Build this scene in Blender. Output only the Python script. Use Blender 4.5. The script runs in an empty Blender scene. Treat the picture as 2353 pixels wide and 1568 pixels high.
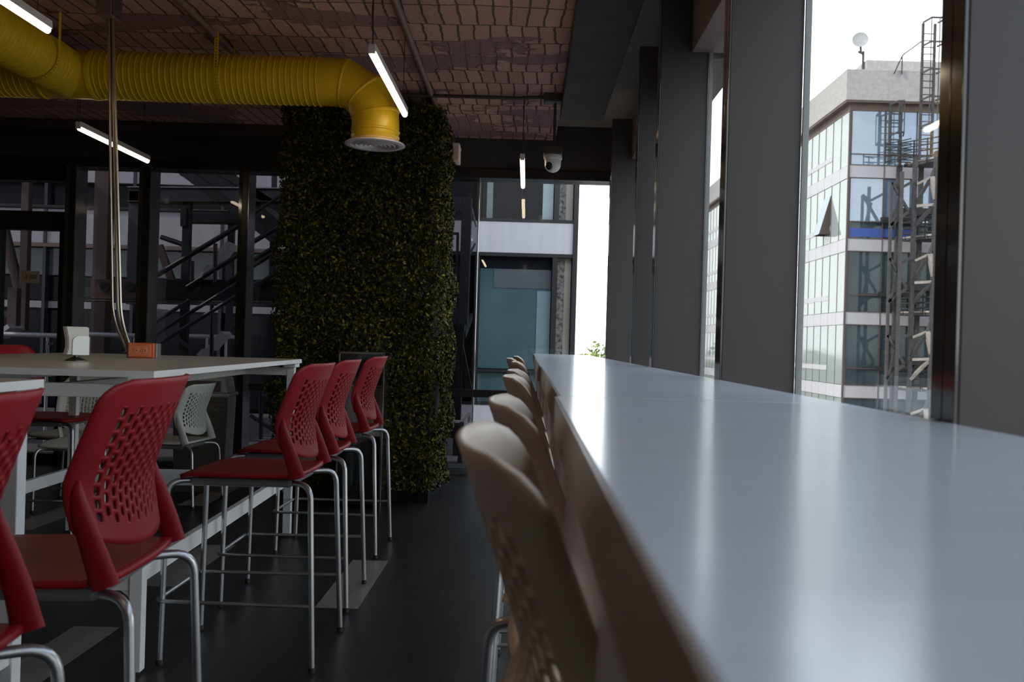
import bpy, math, random
import numpy as np
from mathutils import Vector, Matrix

# ------------------------------------------------------------------ scene, camera, sky, sun, exposure
S = bpy.context.scene
COL = S.collection
F_PX, W_PX, H_PX = 2100.0, 2353.0, 1568.0
VPX, VPY = 1210.0, 790.0            # where the counter's direction vanishes in the photograph
ROLL = math.atan(0.029)
EYE = 1.22

cam_data = bpy.data.cameras.new('camera')
cam_data.sensor_fit = 'HORIZONTAL'
cam_data.sensor_width = 22.3
cam_data.lens = F_PX / W_PX * 22.3
cam_data.shift_x = (W_PX / 2 - VPX) / W_PX
cam_data.shift_y = (VPY - H_PX / 2) / W_PX
cam_data.clip_start, cam_data.clip_end = 0.02, 1500
cam_data.dof.use_dof = True
cam_data.dof.focus_distance = 4.6
cam_data.dof.aperture_fstop = 4.0
cam = bpy.data.objects.new('camera', cam_data)
COL.objects.link(cam)
cam.matrix_world = Matrix.Translation((0, 0, EYE)) @ Matrix.Rotation(math.pi / 2, 4, 'X') @ Matrix.Rotation(ROLL, 4, 'Z')
S.camera = cam

S.view_settings.view_transform = 'Standard'
S.view_settings.look = 'None'
S.view_settings.gamma = 1.0
S.view_settings.exposure = 0.0
S.view_settings.use_curve_mapping = False
S.cycles.max_bounces = 10
S.cycles.diffuse_bounces = 5
S.cycles.glossy_bounces = 5
S.cycles.transparent_max_bounces = 24
S.cycles.sample_clamp_indirect = 6.0
S.cycles.use_denoising = True

SKY = 2.2
wd = bpy.data.worlds.new('sky'); S.world = wd; wd.use_nodes = True
nt = wd.node_tree; nt.nodes.clear()
def wn(t, **k):
    n = nt.nodes.new(t)
    for a, b in k.items(): setattr(n, a, b)
    return n
tc = wn('ShaderNodeTexCoord'); sep = wn('ShaderNodeSeparateXYZ'); nt.links.new(tc.outputs['Generated'], sep.inputs[0])
ramp = wn('ShaderNodeValToRGB')
el = ramp.color_ramp.elements
el[0].position = 0.0; el[0].color = (.17, .165, .16, 1)
el[1].position = 1.0; el[1].color = (.30, .45, .78, 1)
for p, c in ((.492, (.26, .25, .24, 1)), (.50, (.96, .96, .97, 1)), (.62, (.70, .76, .92, 1))):
    e = el.new(p); e.color = c
mr = wn('ShaderNodeMapRange'); mr.inputs[1].default_value = -1; mr.inputs[2].default_value = 1
nt.links.new(sep.outputs[2], mr.inputs[0]); nt.links.new(mr.outputs[0], ramp.inputs[0])
noi = wn('ShaderNodeTexNoise'); noi.inputs['Scale'].default_value = 3.2; noi.inputs['Detail'].default_value = 6
nt.links.new(tc.outputs['Generated'], noi.inputs['Vector'])
cr = wn('ShaderNodeValToRGB'); cr.color_ramp.elements[0].position = .44; cr.color_ramp.elements[1].position = .60
nt.links.new(noi.outputs[0], cr.inputs[0])
up = wn('ShaderNodeMath', operation='GREATER_THAN'); up.inputs[1].default_value = 0.0
nt.links.new(sep.outputs[2], up.inputs[0])
mul = wn('ShaderNodeMath', operation='MULTIPLY'); nt.links.new(cr.outputs[0], mul.inputs[0]); nt.links.new(up.outputs[0], mul.inputs[1])
mx = wn('ShaderNodeMixRGB'); nt.links.new(mul.outputs[0], mx.inputs[0]); nt.links.new(ramp.outputs[0], mx.inputs[1])
mx.inputs[2].default_value = (1.25, 1.25, 1.22, 1)
dot = wn('ShaderNodeVectorMath', operation='DOT_PRODUCT'); nt.links.new(tc.outputs['Generated'], dot.inputs[0]); dot.inputs[1].default_value = Vector((.12, 1, .22)).normalized()
dmx = wn('ShaderNodeMath', operation='MAXIMUM'); nt.links.new(dot.outputs['Value'], dmx.inputs[0]); dmx.inputs[1].default_value = 0
dpw = wn('ShaderNodeMath', operation='POWER'); nt.links.new(dmx.outputs[0], dpw.inputs[0]); dpw.inputs[1].default_value = 7.0
dst = wn('ShaderNodeMath', operation='MULTIPLY_ADD'); nt.links.new(dpw.outputs[0], dst.inputs[0]); dst.inputs[1].default_value = SKY * 1.0; dst.inputs[2].default_value = SKY
bg = wn('ShaderNodeBackground'); nt.links.new(dst.outputs[0], bg.inputs[1])
nt.links.new(mx.outputs[0], bg.inputs[0])
wo = wn('ShaderNodeOutputWorld'); nt.links.new(bg.outputs[0], wo.inputs[0])

sun_data = bpy.data.lights.new('sun', 'SUN'); sun_data.energy = 4.0; sun_data.angle = math.radians(.6); sun_data.color = (1, .94, .84)
sun = bpy.data.objects.new('sun', sun_data); COL.objects.link(sun)
sun.rotation_euler = Vector((.80, .25, -.75)).to_track_quat('-Z', 'Y').to_euler()

# ------------------------------------------------------------------ helpers
_c, _s = math.cos(ROLL), math.sin(ROLL)
def at(px, py, Y):
    """world point at depth Y that the photograph shows at pixel px, py"""
    u, v = px - VPX, py - VPY
    return Vector(((u * _c + v * _s) * Y / F_PX, Y, EYE - (-u * _s + v * _c) * Y / F_PX))

class MB:
    def __init__(self): self.v, self.f, self.m = [], [], []
    def add(self, vs, fs, mi=0):
        b = len(self.v); self.v += [tuple(p) for p in vs]
        self.f += [tuple(b + i for i in f) for f in fs]; self.m += [mi] * len(fs)
        return self
    def box(self, x0, x1, y0, y1, z0, z1, mi=0):
        x0, x1 = min(x0, x1), max(x0, x1); y0, y1 = min(y0, y1), max(y0, y1); z0, z1 = min(z0, z1), max(z0, z1)
        v = [(x, y, z) for x in (x0, x1) for y in (y0, y1) for z in (z0, z1)]
        return self.add(v, [(0, 1, 3, 2), (4, 6, 7, 5), (0, 4, 5, 1), (2, 3, 7, 6), (0, 2, 6, 4), (1, 5, 7, 3)], mi)
    def bar(self, a, b, w, h, mi=0):
        """rectangular bar from a to b, w deep (along the view), h across"""
        a, b = Vector(a), Vector(b); d = (b - a).normalized()
        r = Vector((0, 1, 0)) if abs(d.y) < .9 else Vector((1, 0, 0))
        x = d.cross(r).normalized() * (h / 2); y = d.cross(x).normalized() * (w / 2)
        v = []
        for p in (a, b): v += [p - x - y, p + x - y, p + x + y, p - x + y]
        return self.add(v, [(3, 2, 1, 0), (4, 5, 6, 7), (0, 1, 5, 4), (1, 2, 6, 5), (2, 3, 7, 6), (3, 0, 4, 7)], mi)
    def tube(self, path, r, n=10, closed=False, mi=0, ry=None):
        P = [Vector(p) for p in path]; N = len(P)
        rs = r if isinstance(r, (list, tuple)) else [r] * N
        rys = rs if ry is None else (ry if isinstance(ry, (list, tuple)) else [ry] * N)
        T = []
        for i in range(N):
            a = P[i - 1] if (i > 0 or closed) else P[i]
            b = P[(i + 1) % N] if (i < N - 1 or closed) else P[i]
            T.append((b - a).normalized())
        ref = Vector((0, 0, 1)) if abs(T[0].z) < .9 else Vector((1, 0, 0))
        nx = (ref - T[0] * ref.dot(T[0])).normalized()
        vs = []
        for i in range(N):
            nx = (nx - T[i] * nx.dot(T[i])).normalized(); ny = T[i].cross(nx)
            for k in range(n):
                t = 2 * math.pi * k / n
                vs.append(P[i] + nx * (math.cos(t) * rs[i]) + ny * (math.sin(t) * rys[i]))
        fs = []
        for i in range(N if closed else N - 1):
            j = (i + 1) % N
            for k in range(n): fs.append((i * n + k, i * n + (k + 1) % n, j * n + (k + 1) % n, j * n + k))
        if not closed:
            fs.append(tuple(range(n - 1, -1, -1))); fs.append(tuple((N - 1) * n + k for k in range(n)))
        return self.add(vs, fs, mi)
    def lathe(self, prof, origin=(0, 0, 0), n=32, axis=None, mi=0):
        """profile of (radius, height) turned about the vertical (or the matrix axis)"""
        M = (axis or Matrix.Identity(3)); o = Vector(origin); vs = []
        for r, h in prof:
            for k in range(n):
                t = 2 * math.pi * k / n
                vs.append(o + M @ Vector((r * math.cos(t), r * math.sin(t), h)))
        fs = []
        for i in range(len(prof) - 1):
            for k in range(n): fs.append((i * n + k, i * n + (k + 1) % n, (i + 1) * n + (k + 1) % n, (i + 1) * n + k))
        if prof[0][0] > 1e-6: fs.append(tuple(range(n - 1, -1, -1)))
        if prof[-1][0] > 1e-6: fs.append(tuple((len(prof) - 1) * n + k for k in range(n)))
        return self.add(vs, fs, mi)
    def prism(self, poly, d, mi=0):
        """closed 3-D polygon pushed along d"""
        d = Vector(d); n = len(poly); v = [Vector(p) for p in poly]; v += [p + d for p in v]
        return self.add(v, [tuple(range(n - 1, -1, -1)), tuple(range(n, 2 * n))] + [(i, (i + 1) % n, n + (i + 1) % n, n + i) for i in range(n)], mi)
    def build(self, name, mat, parent=None, smooth=None, bevel=0, solid=0, solid_off=-1):
        me = bpy.data.meshes.new(name)
        me.from_pydata(self.v, [], self.f)
        mats = mat if isinstance(mat, (list, tuple)) else [mat]
        for m in mats: me.materials.append(m)
        if len(mats) > 1: me.polygons.foreach_set('material_index', self.m)
        me.update()
        if smooth is not None:
            me.shade_smooth()
            if smooth < 180: me.set_sharp_from_angle(angle=math.radians(smooth))
        o = bpy.data.objects.new(name, me); COL.objects.link(o)
        if parent: o.parent = parent
        if solid:
            m = o.modifiers.new('thickness', 'SOLIDIFY'); m.thickness = solid; m.offset = solid_off
        if bevel:
            m = o.modifiers.new('edge', 'BEVEL'); m.width = bevel; m.segments = 2; m.limit_method = 'ANGLE'
        return o

def fillet(pts, r, n=6):
    P = [Vector(p) for p in pts]; out = [P[0]]
    for i in range(1, len(P) - 1):
        a, b, c = P[i - 1], P[i], P[i + 1]
        d = min(r, (a - b).length * .49, (c - b).length * .49)
        p, q = b + (a - b).normalized() * d, b + (c - b).normalized() * d
        for k in range(n + 1):
            t = k / n; out.append(p * (1 - t) ** 2 + b * 2 * t * (1 - t) + q * t * t)
    out.append(P[-1]); return out

def tag(o, label, cat, group=None):
    o['label'] = label; o['category'] = cat
    if group: o['group'] = group
    return o
def empty(name, loc=(0, 0, 0), rz=0.0, label=None, cat=None, group=None):
    o = bpy.data.objects.new(name, None); COL.objects.link(o); o.location = loc; o.rotation_euler = (0, 0, rz)
    o.empty_display_size = .1
    if label: tag(o, label, cat, group)
    return o
def struct(o, label=None):
    o['kind'] = 'structure'
    if label: o['label'] = label
    return o
def copy_tree(o, parent=None):
    c = o.copy(); COL.objects.link(c)
    if parent: c.parent = parent
    for ch in list(o.children): copy_tree(ch, c)
    return c
def text_mesh(txt, size, depth, mat, name, parent, M):
    cu = bpy.data.curves.new('lettering', 'FONT'); cu.body = txt; cu.size = size; cu.extrude = depth
    cu.align_x = 'CENTER'; cu.align_y = 'CENTER'
    tmp = bpy.data.objects.new('lettering_curve', cu); COL.objects.link(tmp)
    dg = bpy.context.evaluated_depsgraph_get(); dg.update()
    me = bpy.data.meshes.new_from_object(tmp.evaluated_get(dg)); bpy.data.objects.remove(tmp)
    me.materials.clear(); me.materials.append(mat)
    o = bpy.data.objects.new(name, me); COL.objects.link(o); o.parent = parent; o.matrix_local = M
    return o

# ------------------------------------------------------------------ materials
def mat(name, col, rough=.5, metal=0.0, var=.06, vscale=8.0, bump=0.0, bscale=60.0, spec=.5, coat=0.0, ior=None, stretch=None):
    m = bpy.data.materials.new(name); m.use_nodes = True
    t = m.node_tree; b = t.nodes['Principled BSDF']
    L = t.links.new
    tcn = t.nodes.new('ShaderNodeTexCoord'); vec = tcn.outputs['Object']
    if stretch:
        mp = t.nodes.new('ShaderNodeMapping'); mp.inputs['Scale'].default_value = stretch; L(vec, mp.inputs[0]); vec = mp.outputs[0]
    n = t.nodes.new('ShaderNodeTexNoise'); n.inputs['Scale'].default_value = vscale; n.inputs['Detail'].default_value = 4
    L(vec, n.inputs['Vector'])
    r = t.nodes.new('ShaderNodeValToRGB')
    r.color_ramp.elements[0].position = .3; r.color_ramp.elements[1].position = .7
    r.color_ramp.elements[0].color = tuple(c * (1 - var) for c in col) + (1,)
    r.color_ramp.elements[1].color = tuple(min(1, c * (1 + var)) for c in col) + (1,)
    L(n.outputs[0], r.inputs[0]); L(r.outputs[0], b.inputs['Base Color'])
    b.inputs['Roughness'].default_value = rough; b.inputs['Metallic'].default_value = metal
    b.inputs['Specular IOR Level'].default_value = spec
    if ior: b.inputs['IOR'].default_value = ior
    if coat:
        b.inputs['Coat Weight'].default_value = coat; b.inputs['Coat Roughness'].default_value = .08
    if bump:
        n2 = t.nodes.new('ShaderNodeTexNoise'); n2.inputs['Scale'].default_value = bscale; n2.inputs['Detail'].default_value = 3
        L(vec, n2.inputs['Vector'])
        bp = t.nodes.new('ShaderNodeBump'); bp.inputs['Strength'].default_value = bump; bp.inputs['Distance'].default_value = .01
        L(n2.outputs[0], bp.inputs['Height']); L(bp.outputs[0], b.inputs['Normal'])
    return m

def emit(name, col, strength):
    m = mat(name, col, .4); b = m.node_tree.nodes['Principled BSDF']
    b.inputs['Emission Color'].default_value = tuple(col) + (1,); b.inputs['Emission Strength'].default_value = strength
    return m

def glass(name, tint=(.95, .98, .97), ior=1.45, boost=1.0):
    m = bpy.data.materials.new(name); m.use_nodes = True; t = m.node_tree; t.nodes.clear(); L = t.links.new
    tr = t.nodes.new('ShaderNodeBsdfTransparent'); tr.inputs[0].default_value = tuple(tint) + (1,)
    gl = t.nodes.new('ShaderNodeBsdfGlossy'); gl.inputs['Roughness'].default_value = 0.004; gl.inputs[0].default_value = (1, 1, 1, 1)
    n = t.nodes.new('ShaderNodeTexNoise'); n.inputs['Scale'].default_value = 1.6
    tcn = t.nodes.new('ShaderNodeTexCoord'); L(tcn.outputs['Object'], n.inputs['Vector'])
    bp = t.nodes.new('ShaderNodeBump'); bp.inputs['Strength'].default_value = .03; bp.inputs['Distance'].default_value = .01
    L(n.outputs[0], bp.inputs['Height']); L(bp.outputs[0], gl.inputs['Normal'])
    fr = t.nodes.new('ShaderNodeFresnel'); fr.inputs['IOR'].default_value = ior
    geo = t.nodes.new('ShaderNodeNewGeometry')
    # same reflectance from either side of the pane
    mp = t.nodes.new('ShaderNodeMapRange'); mp.inputs[1].default_value = 0; mp.inputs[2].default_value = 1; mp.inputs[4].default_value = ior; mp.inputs[3].default_value = ior
    mx = t.nodes.new('ShaderNodeMixShader')
    lw = t.nodes.new('ShaderNodeLayerWeight'); lw.inputs['Blend'].default_value = .5
    pw = t.nodes.new('ShaderNodeMath'); pw.operation = 'POWER'; pw.inputs[1].default_value = 5.0
    L(lw.outputs['Facing'], pw.inputs[0])
    ml = t.nodes.new('ShaderNodeMath'); ml.operation = 'MULTIPLY_ADD'; ml.inputs[1].default_value = .93; ml.inputs[2].default_value = .045 * boost
    L(pw.outputs[0], ml.inputs[0])
    L(ml.outputs[0], mx.inputs[0]); L(tr.outputs[0], mx.inputs[1]); L(gl.outputs[0], mx.inputs[2])
    for x in (fr, geo, mp): t.nodes.remove(x)
    o = t.nodes.new('ShaderNodeOutputMaterial'); L(mx.outputs[0], o.inputs[0])
    return m

M = {}
M['red'] = mat('red_plastic', (.28, .0075, .015), .45, bump=.04, bscale=400, var=.03, spec=.32)
M['white_plastic'] = mat('white_plastic', (.70, .59, .49), .40, bump=.03, bscale=400, var=.02)
M['chair_white'] = mat('pale_plastic', (.66, .68, .66), .42, var=.03)
M['pan'] = mat('grey_plastic', (.20, .20, .21), .5)
M['steel'] = mat('satin_tube_steel', (.55, .56, .58), .32, .9, var=.05)
M['rubber'] = mat('black_rubber', (.02, .02, .02), .7)
M['table_top'] = mat('pale_laminate', (.50, .47, .42), .32, var=.02, vscale=3)
M['table_frame'] = mat('white_powder_coat', (.84, .84, .85), .45, var=.04)
M['counter'] = mat('grey_white_laminate', (.75, .80, .88), .18, var=.03, vscale=3, bump=.02, bscale=6, stretch=(1, 14, 1), spec=.9)
M['counter_edge'] = mat('shaded_edge_band', (.40, .31, .25), .30, var=.03)  # brown reflection of the dim room put into the edge colour
M['counter_leg'] = mat('lavender_grey_metal', (.62, .60, .68), .4)
M['fin'] = mat('charcoal_panel', (.068, .060, .061), .36, var=.05, vscale=2.5, bump=.02, bscale=250, spec=.45)
M['fin_edge'] = mat('bronze_gloss_metal', (.045, .036, .028), .10, .0, var=.1, spec=.9, coat=.6)
M['dark_metal'] = mat('dark_bronze_metal', (.035, .032, .030), .3, .3)
M['silver'] = mat('polished_aluminium', (.42, .43, .45), .18, .9, var=.08, vscale=3)
M['spacer'] = mat('grey_spacer', (.24, .25, .26), .4, .4)
M['header'] = mat('charcoal_wall_paint', (.050, .045, .045), .7)
M['beam'] = mat('grey_concrete', (.055, .048, .046), .8, var=.25, vscale=5, bump=.2, bscale=30)
M['cream'] = mat('cream_plaster', (.30, .26, .22), .8)
M['pink_box'] = mat('pale_pink_paint', (.60, .50, .48), .6)
M['lintel'] = mat('taupe_panel', (.22, .16, .15), .5)
M['yellow'] = mat('yellow_duct_paint', (.74, .48, .012), .36, var=.07, vscale=4, spec=.5)
M['grille'] = mat('white_grille_paint', (.74, .68, .70), .4)
M['conduit'] = mat('brown_painted_conduit', (.20, .125, .105), .5)
M['conduit_dark'] = mat('dark_painted_conduit', (.06, .045, .04), .5)
M['emt'] = mat('galvanised_conduit', (.50, .45, .38), .28, .95)
M['lamp'] = emit('warm_tube_light', (1.0, .80, .55), 10.0)
M['lamp_body'] = mat('white_lamp_housing', (.72, .68, .66), .4)
M['wire'] = mat('dark_cable', (.03, .028, .026), .5)
M['orange'] = mat('orange_plastic', (.72, .13, .03), .35)
M['orange_light'] = mat('orange_receptacle', (.85, .30, .16), .35)
M['slot'] = mat('dark_slot', (.10, .02, .01), .6)
M['grey_box'] = mat('grey_steel_box', (.30, .29, .28), .4, .6)
M['paper'] = mat('napkin_paper', (.86, .85, .83), .8, bump=.1, bscale=30)
M['napkin_steel'] = mat('brushed_steel', (.50, .51, .50), .35, .8)
M['dark_steel'] = mat('dark_steel', (.14, .14, .14), .3, .8)
M['black_glass'] = mat('black_glass', (.012, .012, .013), .07, spec=.6)
M['mirror_steel'] = mat('stainless_steel', (.35, .32, .30), .14, .95)
M['bin'] = mat('brown_grey_plastic', (.085, .072, .06), .5)
M['bin_side'] = mat('grey_plastic_bin', (.36, .35, .34), .5)
M['bin_text'] = mat('grey_print', (.17, .15, .13), .5)
M['camera_white'] = mat('camera_white_plastic', (.72, .68, .66), .35)
M['court_band'] = mat('shaded_cladding', (.44, .43, .45), .5, var=.06, vscale=1.5, stretch=(6, 6, .3))  # white cladding with the courtyard shade put into its base colour
M['white_band'] = mat('white_cladding', (.62, .61, .63), .5, var=.06, vscale=1.5, stretch=(6, 6, .3))
M['facade_dark'] = mat('dark_facade_glass', (.014, .016, .019), .06, spec=.12)
M['facade_teal'] = mat('teal_facade_glass', (.085, .15, .16), .08, var=.3, vscale=.6, spec=.5)
M['facade_pale'] = mat('pale_facade_glass', (.24, .34, .36), .10, spec=.7)
M['black_steel'] = mat('black_structural_steel', (.022, .022, .024), .45, .2)
M['blue_steel'] = mat('blue_grey_steel', (.050, .055, .064), .45, .2)
M['brown_pipe'] = mat('brown_steel_pipe', (.09, .052, .042), .5)
M['rail'] = mat('galvanised_rail', (.55, .55, .56), .45, .3)
M['deck'] = mat('grey_deck', (.10, .10, .105), .7)
M['stucco'] = mat('rough_stucco', (.46, .43, .42), .9, var=.12, vscale=6, bump=.6, bscale=9)
M['soffit'] = mat('brown_soffit', (.19, .13, .11), .7)
M['tower_glass'] = mat('tower_blue_glass', (.24, .32, .44), .03, .25, var=.04, vscale=.5, ior=2.0, spec=.9)
M['tower_glass_dark'] = mat('tower_dark_glass', (.045, .065, .075), .05, .0, var=.5, vscale=.5, spec=.4)
M['tower_glass_pale'] = mat('tower_pale_glass', (.34, .36, .37), .05, .0, var=.04, vscale=.5, spec=.5)
M['tower_white'] = mat('tower_white_panel', (.52, .49, .52), .45, var=.03)
M['mullion'] = mat('brown_mullion', (.10, .07, .06), .5)
M['tower_steel'] = mat('weathered_steel', (.075, .068, .070), .6, .2, var=.25)
M['tower_steel_pale'] = mat('pale_weathered_steel', (.36, .31, .28), .6, .1, var=.2)
M['dish'] = mat('white_dish', (.42, .41, .41), .5)
M['sign'] = mat('beige_sticker', (.46, .40, .30), .6)
M['sign_red'] = mat('red_print', (.45, .05, .03), .6)
M['sign_ink'] = mat('dark_print', (.08, .07, .06), .6)
M['glass'] = glass('clear_window_glass')
M['glass_tint'] = glass('tinted_window_glass', (.52, .52, .54), boost=.7)
M['glass_far'] = glass('far_window_glass', (.93, .95, .96))
M['facade_grey'] = mat('grey_facade_glass', (.12, .14, .145), .1, spec=.5)
M['gabion'] = mat('stacked_stone', (.20, .19, .17), .8, var=.8, vscale=22)
M['beige_wall'] = mat('beige_render', (.42, .39, .32), .7, var=.2, vscale=1)
M['bark'] = mat('bark', (.10, .07, .05), .9)

def leaf_mat(name, cols, rough=.6):
    m = bpy.data.materials.new(name); m.use_nodes = True; t = m.node_tree; b = t.nodes['Principled BSDF']
    g = t.nodes.new('ShaderNodeNewGeometry'); r = t.nodes.new('ShaderNodeValToRGB')
    r.color_ramp.elements[0].color = cols[0] + (1,); r.color_ramp.elements[1].color = cols[-1] + (1,)
    for i, c in enumerate(cols[1:-1]):
        e = r.color_ramp.elements.new((i + 1) / (len(cols) - 1)); e.color = c + (1,)
    t.links.new(g.outputs['Random Per Island'], r.inputs[0]); t.links.new(r.outputs[0], b.inputs['Base Color'])
    b.inputs['Roughness'].default_value = rough; b.inputs['Specular IOR Level'].default_value = .25
    return m
M['hedge'] = leaf_mat('boxwood_leaf', [(.012, .018, .004), (.028, .034, .006), (.062, .062, .009), (.25, .205, .022)])
M['tree'] = leaf_mat('tree_leaf', [(.10, .16, .03), (.24, .32, .08), (.42, .48, .16)])

# brick ceiling, plank floor
def ceiling_mat():
    m = bpy.data.materials.new('brick_vault'); m.use_nodes = True; t = m.node_tree; b = t.nodes['Principled BSDF']; L = t.links.new
    N = t.nodes.new
    tcn = N('ShaderNodeTexCoord')
    wob = N('ShaderNodeTexNoise'); wob.inputs['Scale'].default_value = 1.7; wob.inputs['Detail'].default_value = 2; L(tcn.outputs['Object'], wob.inputs['Vector'])
    wo2 = N('ShaderNodeTexNoise'); wo2.inputs['Scale'].default_value = 17; wo2.inputs['Detail'].default_value = 4; L(tcn.outputs['Object'], wo2.inputs['Vector'])
    wv = N('ShaderNodeVectorMath'); wv.operation = 'SCALE'; wv.inputs['Scale'].default_value = .07; L(wob.outputs['Color'], wv.inputs[0])
    w2 = N('ShaderNodeVectorMath'); w2.operation = 'SCALE'; w2.inputs['Scale'].default_value = .022; L(wo2.outputs['Color'], w2.inputs[0])
    a0 = N('ShaderNodeVectorMath'); L(wv.outputs[0], a0.inputs[0]); L(w2.outputs[0], a0.inputs[1])
    ad = N('ShaderNodeVectorMath'); L(tcn.outputs['Object'], ad.inputs[0]); L(a0.outputs[0], ad.inputs[1])
    br = N('ShaderNodeTexBrick'); L(ad.outputs[0], br.inputs['Vector'])
    br.inputs['Scale'].default_value = 1.0; br.inputs['Brick Width'].default_value = .10; br.inputs['Row Height'].default_value = .30
    br.inputs['Mortar Size'].default_value = .0075; br.inputs['Mortar Smooth'].default_value = .5; br.offset = .3; br.offset_frequency = 3; br.inputs['Bias'].default_value = -.2
    br.inputs['Color1'].default_value = (.46, .25, .205, 1); br.inputs['Color2'].default_value = (.58, .34, .28, 1); br.inputs['Mortar'].default_value = (.11, .07, .06, 1)
    pn = N('ShaderNodeTexNoise'); pn.inputs['Scale'].default_value = 1.1; pn.inputs['Detail'].default_value = 8; pn.inputs['Roughness'].default_value = .55
    st = N('ShaderNodeMapping'); st.inputs['Scale'].default_value = (.7, 1.6, 1); L(tcn.outputs['Object'], st.inputs[0]); L(st.outputs[0], pn.inputs['Vector'])
    pr = N('ShaderNodeValToRGB'); pr.color_ramp.elements[0].position = .545; pr.color_ramp.elements[1].position = .555; L(pn.outputs[0], pr.inputs[0])
    mx = N('ShaderNodeMixRGB'); L(pr.outputs[0], mx.inputs[0]); L(br.outputs['Color'], mx.inputs[1]); mx.inputs[2].default_value = (.27, .15, .15, 1)
    L(mx.outputs[0], b.inputs['Base Color']); b.inputs['Roughness'].default_value = .85
    gr = N('ShaderNodeTexNoise'); gr.inputs['Scale'].default_value = 45; gr.inputs['Detail'].default_value = 5; L(tcn.outputs['Object'], gr.inputs['Vector'])
    inv = N('ShaderNodeMath'); inv.operation = 'SUBTRACT'; inv.inputs[0].default_value = 1; L(br.outputs['Fac'], inv.inputs[1])
    h1 = N('ShaderNodeMath'); h1.operation = 'MULTIPLY_ADD'; L(gr.outputs[0], h1.inputs[0]); h1.inputs[1].default_value = .55; L(inv.outputs[0], h1.inputs[2])
    h2 = N('ShaderNodeMath'); h2.operation = 'MULTIPLY_ADD'; L(pr.outputs[0], h2.inputs[0]); h2.inputs[1].default_value = -1.6; L(h1.outputs[0], h2.inputs[2])
    bp = N('ShaderNodeBump'); bp.inputs['Strength'].default_value = .9; bp.inputs['Distance'].default_value = .02; L(h2.outputs[0], bp.inputs['Height'])
    L(bp.outputs[0], b.inputs['Normal'])
    return m
def floor_mat(name, c1, c2, rough):
    m = bpy.data.materials.new(name); m.use_nodes = True; t = m.node_tree; b = t.nodes['Principled BSDF']; L = t.links.new; N = t.nodes.new
    tcn = N('ShaderNodeTexCoord'); mp = N('ShaderNodeMapping'); mp.inputs['Rotation'].default_value = (0, 0, math.pi / 2); mp.inputs['Location'].default_value = (.05, .03, 0)
    L(tcn.outputs['Object'], mp.inputs[0])
    br = N('ShaderNodeTexBrick'); L(mp.outputs[0], br.inputs['Vector']); br.inputs['Scale'].default_value = 1
    br.inputs['Brick Width'].default_value = .91; br.inputs['Row Height'].default_value = .195; br.inputs['Mortar Size'].default_value = .0012; br.offset = .37
    br.inputs['Color1'].default_value = c1 + (1,); br.inputs['Color2'].default_value = c2 + (1,); br.inputs['Mortar'].default_value = tuple(c * .5 for c in c1) + (1,)
    s2 = N('ShaderNodeMapping'); s2.inputs['Scale'].default_value = (14, .8, 1); L(tcn.outputs['Object'], s2.inputs[0])
    n = N('ShaderNodeTexNoise'); n.inputs['Scale'].default_value = 5; n.inputs['Detail'].default_value = 6; L(s2.outputs[0], n.inputs['Vector'])
    mx = N('ShaderNodeMixRGB'); mx.blend_type = 'MULTIPLY'; mx.inputs[0].default_value = .5; L(br.outputs[0], mx.inputs[1]); L(n.outputs[0], mx.inputs[2])
    L(mx.outputs[0], b.inputs['Base Color'])
    rr = N('ShaderNodeMapRange'); rr.inputs[3].default_value = rough - .08; rr.inputs[4].default_value = rough + .1; L(n.outputs[0], rr.inputs[0]); L(rr.outputs[0], b.inputs['Roughness'])
    bp = N('ShaderNodeBump'); bp.inputs['Strength'].default_value = .12; bp.inputs['Distance'].default_value = .004; L(n.outputs[0], bp.inputs['Height']); L(bp.outputs[0], b.inputs['Normal'])
    return m
M['ceiling'] = ceiling_mat()
M['floor'] = floor_mat('black_vinyl_planks', (.022, .022, .024), (.034, .034, .036), .38)
M['plank'] = floor_mat('pale_vinyl_plank', (.30, .28, .26), (.36, .33, .31), .42)

# ------------------------------------------------------------------ room shell
X_L, X_R, Y_N, Y_F = -6.0, 0.80, -5.0, 8.41
Z_BRICK, Z_TOP = 3.08, 3.21

fl = MB(); fl.box(X_L, X_R + .2, Y_N, Y_F + .25, -.12, 0)
for x0, x1, y0, y1 in ((-.922, -.727, 4.125, 5.035), (-1.83, -1.645, 2.86, 3.77), (-1.845, -1.655, 4.4, 5.3), (-3.17, -2.98, 5.55, 6.45), (-2.45, -2.26, 6.5, 7.4), (-.35, -.16, 0.6, 1.5)):
    fl.box(x0, x1, y0, y1, -.05, .0008, 1)
struct(fl.build('floor', [M['floor'], M['plank']]), 'black plank floor with scattered pale grey planks')
struct(MB().box(X_L, .21, Y_N, Y_F, Z_BRICK, 3.34).build('ceiling', M['ceiling']), 'bare brick ceiling with peeling patches')
struct(MB().box(.21, 1.05, Y_N, Y_F + .2, Z_TOP, 3.36).build('ceiling_strip', M['cream']), 'cream ceiling strip along the window wall')
struct(MB().box(.21, .545, Y_N, 7.12, 2.97, Z_TOP).build('trim_1', M['beam'], bevel=.008), 'grey concrete beam beside the brick ceiling')
struct(MB().box(X_L - .15, X_L, Y_N, Y_F + .2, -.12, 3.34).build('wall_left', M['header']))
struct(MB().box(X_L - .15, X_R + .3, Y_N - .15, Y_N, -.12, 3.34).build('wall_near', M['header']))
struct(MB().box(X_L, X_R + .25, 8.33, Y_F + .2, 2.80, Z_TOP).build('wall_far', M['header']), 'dark header wall above the far glazing')
struct(MB().box(X_L, X_R + .25, 8.30, Y_F + .12, 2.715, 2.80).build('trim_2', M['dark_metal'], bevel=.006), 'dark head rail of the far glazing')
struct(MB().box(X_R + .12, X_R + .18, Y_N, Y_F + .2, 2.58, 3.36).build('wall_right', M['cream']), 'wall strip above the right windows')
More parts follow.
